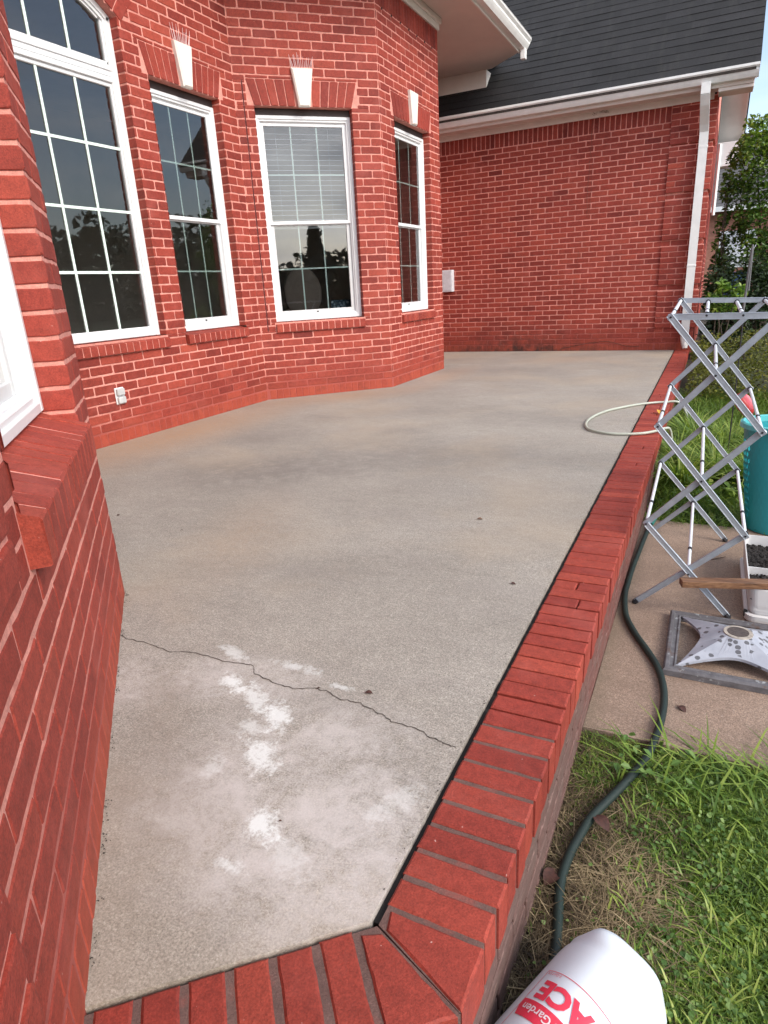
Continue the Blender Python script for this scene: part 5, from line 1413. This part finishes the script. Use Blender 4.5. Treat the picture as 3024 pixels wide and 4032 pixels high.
# leafy tree beside the garage
tr = thing('leafy_tree', 'bushy green tree growing beside the garage wall, its top against the sky', 'tree', (4.15, 1.6, -.2))
m = MB(); stems(m, (4.15, 1.6, -.2), [(3.9, 1.3, 2.2), (4.3, 1.7, 2.6), (4.6, 1.5, 2.2), (3.75, 1.5, 1.9), (4.2, 1.1, 1.9), (4.5, 2.0, 2.5)], .035, .008, .08); obj('trunk', m, BARK, tr)
cl = [(3.86, 1.2, 2.55, .22, .28, .26), (4.10, 1.35, 2.62, .30, .3, .28), (3.72, 1.3, 2.15, .17, .25, .25), (4.0, 1.2, 2.15, .30, .35, .32), (4.35, 1.4, 2.3, .4, .4, .5), (3.82, 1.15, 1.72, .16, .25, .24), (4.12, 1.2, 1.6, .32, .35, .35), (4.55, 1.4, 1.7, .4, .45, .5),
      (3.62, 1.5, 2.45, .08, .15, .16), (4.5, 1.9, 2.7, .4, .4, .3), (3.95, 1.1, 1.25, .22, .25, .22), (4.3, 1.2, 1.1, .35, .3, .3), (3.80, 1.25, 2.83, .12, .16, .10), (4.05, 1.3, 2.92, .13, .16, .09), (4.3, 1.5, 2.86, .14, .16, .12)]
cl += [(3.50, 1.2, 2.05, .05, .12, .16), (3.50, 1.3, 1.55, .06, .12, .18), (3.52, 1.3, 1.05, .08, .15, .22), (3.46, 1.3, .65, .08, .15, .25), (3.62, 1.2, 2.0, .09, .15, .18), (3.58, 1.4, 1.75, .06, .15, .18), (3.60, 1.4, 1.25, .07, .15, .2), (3.56, 1.5, .85, .08, .15, .2), (3.72, 1.1, 2.5, .10, .15, .2), (3.66, 1.3, .95, .10, .2, .2), (4.0, 1.5, .7, .35, .3, .35), (4.3, 1.6, .8, .4, .4, .5), (3.75, 1.4, 1.5, .10, .2, .2)]
a_ = crown(cl, 330, (.032, .075), lambda P_, n: np.clip(rng.normal(.38, .2, n)+.22*(P_[:, 2]-1.9), 0, 1), .5, .6, .35)
mesh_np('crown', *a_[:1], a_[1], a_[2], L_TREE, tr)
# shrub behind the curb, near the downspout
def bush(name, label, base, cl, per, size, mat, cat='shrub', hollow=.4, mean=.45, group=None):
    b_ = thing(name, label, cat, base, group); m = MB(); stems(m, base, [(c[0], c[1], c[2]) for c in cl[:6]], .012, .004, .03); obj('stem', m, BARK, b_)
    a_ = crown(cl, per, size, lambda P_, n: np.clip(rng.normal(mean, .25, n), 0, 1), .5, .6, hollow); mesh_np('foliage', a_[0], a_[1], a_[2], mat, b_)
    return b_
bush('shrub', 'yellow green shrub between the curb and the downspout, seen through the rack', (3.85, -2.3, -.22),
     [(3.56, -1.6, .12, .17, .4, .22), (3.66, -2.3, .06, .20, .4, .22), (3.86, -2.1, .20, .26, .4, .22), (3.75, -2.9, -.02, .24, .35, .2), (4.12, -2.2, .18, .28, .4, .26), (4.02, -2.9, .0, .26, .35, .24), (3.50, -2.9, -.06, .12, .3, .15), (3.46, -1.2, .02, .12, .3, .2), (4.3, -2.6, .08, .3, .4, .3), (3.5, -2.2, -.05, .12, .4, .18)], 420, (.018, .040), L_BUSH)
bush('shrub', 'dark undergrowth at the foot of the tree beside the garage corner', (3.9, 0.2, -.15),
     [(3.60, .3, .45, .20, .3, .35), (3.55, .25, .85, .16, .25, .22), (3.85, .1, .55, .26, .3, .42), (4.15, .2, .6, .3, .3, .45), (3.66, .5, 1.0, .14, .25, .25), (3.72, .2, .15, .28, .3, .3), (4.4, .3, .5, .3, .3, .5), (3.58, .6, .15, .16, .3, .3), (4.0, .3, .95, .2, .25, .2)], 300, (.035, .07), L_DARK, mean=.45, hollow=.1)
bush('shrub', 'broad leaved green sapling growing low against the garage corner', (3.62, -.35, -.15),
     [(3.55, -.35, .62, .10, .14, .14), (3.68, -.30, .56, .13, .14, .13), (3.62, -.4, .80, .08, .1, .09), (3.80, -.35, .70, .09, .12, .12)], 260, (.05, .09), L_TREE, mean=.6, hollow=.2)
# climbing vine hanging over the neighbour's view
bush('vine', 'thin leafy vine trailing down beside the white eave return', (3.60, 1.2, -.15),
     [(3.55, 1.2, 2.42, .05, .06, .10), (3.52, 1.2, 2.20, .05, .06, .10), (3.56, 1.2, 2.0, .05, .06, .10), (3.60, 1.2, 1.4, .05, .06, .14), (3.55, 1.2, 1.15, .06, .06, .12), (3.48, 1.1, 1.32, .05, .05, .10)], 420, (.035, .06), L_TREE, cat='vine', mean=.3, hollow=.1)
# ------------------------------------------------------------------ stake, tub, neighbour
st = thing('garden_stake', 'thin dark metal garden stake with a grey sleeve in the long grass', 'stake', (3.715, -5.0, -.3))
m = MB(); m.tube([(3.716, -5.0, -.32), (3.712, -5.0, .4), (3.704, -5.0, .80)], .0042, 6); obj('rod', m, MAT['black'], st)
m = MB(); m.tube([(3.700, -5.0, .72), (3.708, -5.0, 1.10), (3.7085, -5.0, 1.125)], [.0075, .0085, .004], 8); m.tube([(3.716, -5.004, .86), (3.711, -5.002, 1.11)], .005, 6); obj('sleeve', m, plain('grey_sleeve', (.14,.14,.145), .6), st)
m = MB(); rings = []
for r, z in ((.17, .50), (.20, .52), (.24, .92), (.255, .93), (.255, .945), (.235, .945), (.20, .56)): rings.append([Vector((3.86+r*math.cos(2*math.pi*k/20), 4.2+r*math.sin(2*math.pi*k/20), z)) for k in range(20)])
loft(m, rings, caps=(True, False)); st2 = MB(); st2.box((3.62, 3.95, -.3), (4.10, 4.42, .499)); tag(obj('garden_bench', st2, MAT['twig']), 'dark wooden garden bench under the blue tub, hidden in the undergrowth', 'bench')
tag(obj('blue_tub', m, plain('blue_plastic', (.05,.14,.42), .4)), 'bright blue plastic tub half hidden by leaves beyond the garage corner', 'tub')
nb = thing('neighbour_house', 'neighbouring brick house with a grey roof glimpsed through the tree beside the garage', 'house', (4.5, 14, -.2))
m = MB(); m.box((1.5, 14.4, -.3), (9, 20, 2.72)); obj('wall', m, plain('orange_brick', (.36,.16,.11), .8, var=.25, scale=12), nb)
m = MB()
for k in range(22):
    y0, z0 = 14.0+k*.14, 2.80+k*.105; m.add([(1.0, y0, z0+.012), (9.5, y0, z0+.012), (9.5, y0+.15, z0+.112), (1.0, y0+.15, z0+.112), (1.0, y0, z0-.01), (9.5, y0, z0-.01)], [(0,1,2,3), (4,5,1,0)], random.random())
m.add([(1.0, 14.0, 2.79), (9.5, 14.0, 2.79), (9.5, 17.2, 5.2), (1.0, 17.2, 5.2)], [(0,1,2,3)]); m.add([(1.0, 17.0, 5.15), (9.5, 17.0, 5.15), (9.5, 20.5, 2.7), (1.0, 20.5, 2.7)], [(0,1,2,3)])
obj('roof', m, plain('grey_shingle', (.085,.082,.085), .9, var=.3, scale=30), nb)
m = MB(); m.box((1.0, 13.90, 2.66), (9.5, 14.02, 2.80)); obj('gutter', m, MAT['white'], nb)
m = MB(); m.box((3.52, 14.36, 1.05), (4.55, 14.42, 2.12)); wn = obj('window', m, MAT['white'], nb)
m = MB(); m.box((3.60, 14.34, 1.13), (4.47, 14.37, 2.04)); obj('pane', m, plain('pale_pane', (.62,.64,.66), .2), wn)
# ------------------------------------------------------------------ woods all round the horizon (seen in the window panes)
ft = leaf_mat('far_wood', [(0, (.06,.07,.062)), (.5, (.09,.105,.085)), (1, (.13,.145,.105))], .05, .8, .3)  # leaf colours greyed and lightened to paint in distance haze
pts = []; sz = []
for i in range(150):
    az = R(12+165*i/150+random.uniform(-.4, .4)); D = random.uniform(42, 52); hgt = random.uniform(2.9, 4.0)+3.4*max(0, math.cos((az-.6)*1.35)); cx, cy = 1+D*math.sin(az), -5+D*math.cos(az)
    n = 330; d = rng.normal(size=(n, 3)); d /= np.linalg.norm(d, axis=1)[:, None]; q = np.array([cx, cy, hgt*.42])+d*np.array([1.9, 1.9, hgt*.6])*(rng.random(n)[:, None]**.3); pts.append(q)
n = 2200; t = rng.random(n); d = rng.normal(size=(n, 3))*np.array([.27, .27, .2])     # one taller tree
az = R(121); pts.append(np.array([1+44*math.sin(az), -5+44*math.cos(az), 0])+d*(1.6-1.3*t)[:, None]+np.stack([0*t, 0*t, 1+4.6*t], 1))
C_ = np.concatenate(pts); n = len(C_); a_ = leaves(C_, U_(.28, .75, n), U_(0, 1, n), .4, .8)
fw = mesh_np('distant_woods', a_[0], a_[1], a_[2], ft); fw['kind'] = 'stuff'; fw['label'] = 'dark line of distant woods'
# ------------------------------------------------------------------ things seen inside the bay window
ch = thing('dining_chair', 'brown dining chair with a tall oval back just inside the bay window', 'chair', (-.28, -3.72, .12))
Uo, No = Vector((S2, S2, 0)), Vector((S2, -S2, 0)); Oc = Vector((-.262, -3.846, 0))
m = MB()
for k in (0, 1):
    pass
rings = []
for (r, d) in ((.80, -.022), (.97, -.018), (1.0, 0), (.97, .018), (.80, .024)): rings.append([Oc+Uo*(.195*r*math.cos(2*math.pi*k/36))+Zv*(.99+.255*r*math.sin(2*math.pi*k/36))+No*d for k in range(36)])
loft(m, rings); obj('backrest', m, plain('brown_fabric', (.15,.115,.095), .9, var=.06), ch, smooth=True)
m = MB(); m.box((-.22, -.50, .55), (.22, -.02, .62), fr=(Oc-No*.0, Uo, No, Zv), bev=.02); obj('seat', m, plain('seat_fabric', (.12,.09,.075), .9), ch)
for a in (-.19, .19):
    for d in (-.46, -.04): m = MB(); m.tube([Oc+Uo*a+No*d+Zv*.12, Oc+Uo*a+No*d+Zv*.56], .018, 6); obj('leg', m, plain('dark_wood', (.04,.022,.014), .5) if 'dwood' not in MAT else MAT['dwood'], ch)
m = MB(); Op = Vector((XA, YC13, 0))+No*-.42; v = []
for j in range(9):
    for i in range(11):
        u, w = i/10, j/8; puff = .055*(math.sin(math.pi*u)*math.sin(math.pi*w))**.5; v.append((u, w, puff))
for sgn in (1, -1): m.add([Op+Uo*(.83+.27*u)+Zv*(.755+.15*w)+No*sgn*p_ for u, w, p_ in v], [(j*11+i, j*11+i+1, (j+1)*11+i+1, (j+1)*11+i) for j in range(8) for i in range(10)])
mc, n_, b = new_mat('patterned_cushion'); P = pos(n_); vv = n_.nodes.new('ShaderNodeTexVoronoi'); vv.inputs['Scale'].default_value = 26; L(n_, P, vv.inputs['Vector'])
L(n_, ramp(n_, vv.outputs['Distance'], [(.25, (.42,.50,.55)), (.5, (.06,.09,.12))]), b.inputs['Base Color']); b.inputs['Roughness'].default_value = .9
tag(obj('cushion', m, mc, smooth=True), 'blue and white patterned cushion propped behind the bay window glass', 'cushion')
# ------------------------------------------------------------------ fallen leaves and twigs
MAT['leaf_tan'] = plain('tan_leaf', (.17,.09,.05), .7, var=.3, scale=90)
def dead_leaf(x, y, z, s, ang, label, mat='leaf_brown'):
    m = MB(); v = []; K_ = 7
    for i in range(K_+1):
        t = i/K_; w = s*.32*math.sin(math.pi*t)**.8; zz = z+.0015+s*.10*math.sin(math.pi*t*1.2)
        for q in (-1, 0, 1): v.append(Vector((x+math.cos(ang)*(t-.5)*s-math.sin(ang)*w*q, y+math.sin(ang)*(t-.5)*s+math.cos(ang)*w*q, zz+abs(q)*w*.35)))
    m.add(v, [(i*3+j, i*3+j+1, i*3+j+4, i*3+j+3) for i in range(K_) for j in range(2)])
    m.tube([v[1], v[1]+Vector((-math.cos(ang), -math.sin(ang), 0))*s*.3], [.0006, .0004], 4)
    return tag(obj('fallen_leaf', m, MAT[mat], smooth=True), label, 'leaf', 'dead leaves fallen on the paving')
dead_leaf(2.824, -8.489, .0, .022, .3, 'round dark red leaf lying on the slab just beyond the middle of the crack')
dead_leaf(2.690, -8.519, .0, .010, 1.0, 'tiny dark leaf fragment caught beside the crack')
dead_leaf(3.001, -7.738, .0, .020, .1, 'small curled brown leaf on the slab nearest the brick curb')
dead_leaf(2.692, -7.151, .0, .026, .4, 'pale brown leaf alone in the middle of the patio', 'leaf_tan')
dead_leaf(.986, -7.633, .0, .022, 2.0, 'small dark leaf on the slab close to the left brick corner')
dead_leaf(1.458, -7.699, .0, .012, .6, 'tiny dark speck of leaf on the left part of the slab')
dead_leaf(2.855, -8.935, .0, .007, .6, 'tiny black leaf crumb on the white lime patch')
dead_leaf(3.565, -7.833, -.295, .034, -.8, 'curled brown leaf on the concrete pad below the umbrella base')
dead_leaf(3.405, -8.385, -.300, .055, -.7, 'dark red leaf lying across the green hose')
dead_leaf(3.325, -8.58, -.31, .06, 1.2, 'tan curled leaf in the thatch at the foot of the curb')
m = MB(); m.tube([(3.640, -6.590, -.292), (3.672, -6.565, -.289), (3.700, -6.535, -.291)], [.0016, .002, .0012], 5); tag(obj('twig', m, MAT['twig']), 'short brown twig on the pad between the rack legs', 'twig')
m = MB(); m.add([(3.255, -4.62, .008), (3.278, -4.47, .028), (3.262, -4.62, .009)], [(0, 1, 2)]); m.add([(3.255, -4.62, .008), (3.262, -4.62, .009), (3.272, -4.55, .022)], [(0, 1, 2)])
dead_leaf(3.262, -4.56, .008, .10, 1.35, 'narrow yellow leaf lying on the brick curb inside the pale hose loop', 'leaf_yellow') if 'leaf_yellow' in MAT else None

# dirt gathered along the wall foot and in the joint of the slab
n = 500; t = rng.random(n)**1.0*1.75; o = np.abs(rng.normal(0, .007, n))+.002
C_ = np.stack([1.705+S2*t+S2*o, -8.265-S2*t+S2*o, np.full(n, .002)], 1)
n2 = 220; yy = U_(-9.0, -4, n2); C2 = np.stack([XK-g0-np.abs(rng.normal(0, .006, n2)), yy, np.full(n2, .0015)], 1)
n3 = 500; xx = U_(-.2, 3.1, n3); C3 = np.stack([xx, -.004-np.abs(rng.normal(0, .02, n3)), np.full(n3, .003)], 1)
sel_ = (np.sin(t*23)+np.sin(t*57+1) > .3); C_ = np.concatenate([C_[sel_], C2, C3]); n = len(C_)
a_ = leaves(C_, U_(.0015, .0045, n), U_(0, 1, n), up=2, aspect=.8)
dm = plain('grit', (.05,.04,.03), .95, var=.5, scale=90)
dd = mesh_np('grit', a_[0], a_[1], a_[2], dm); dd['kind'] = 'stuff'; dd['label'] = 'dark grit gathered along the foot of the walls'
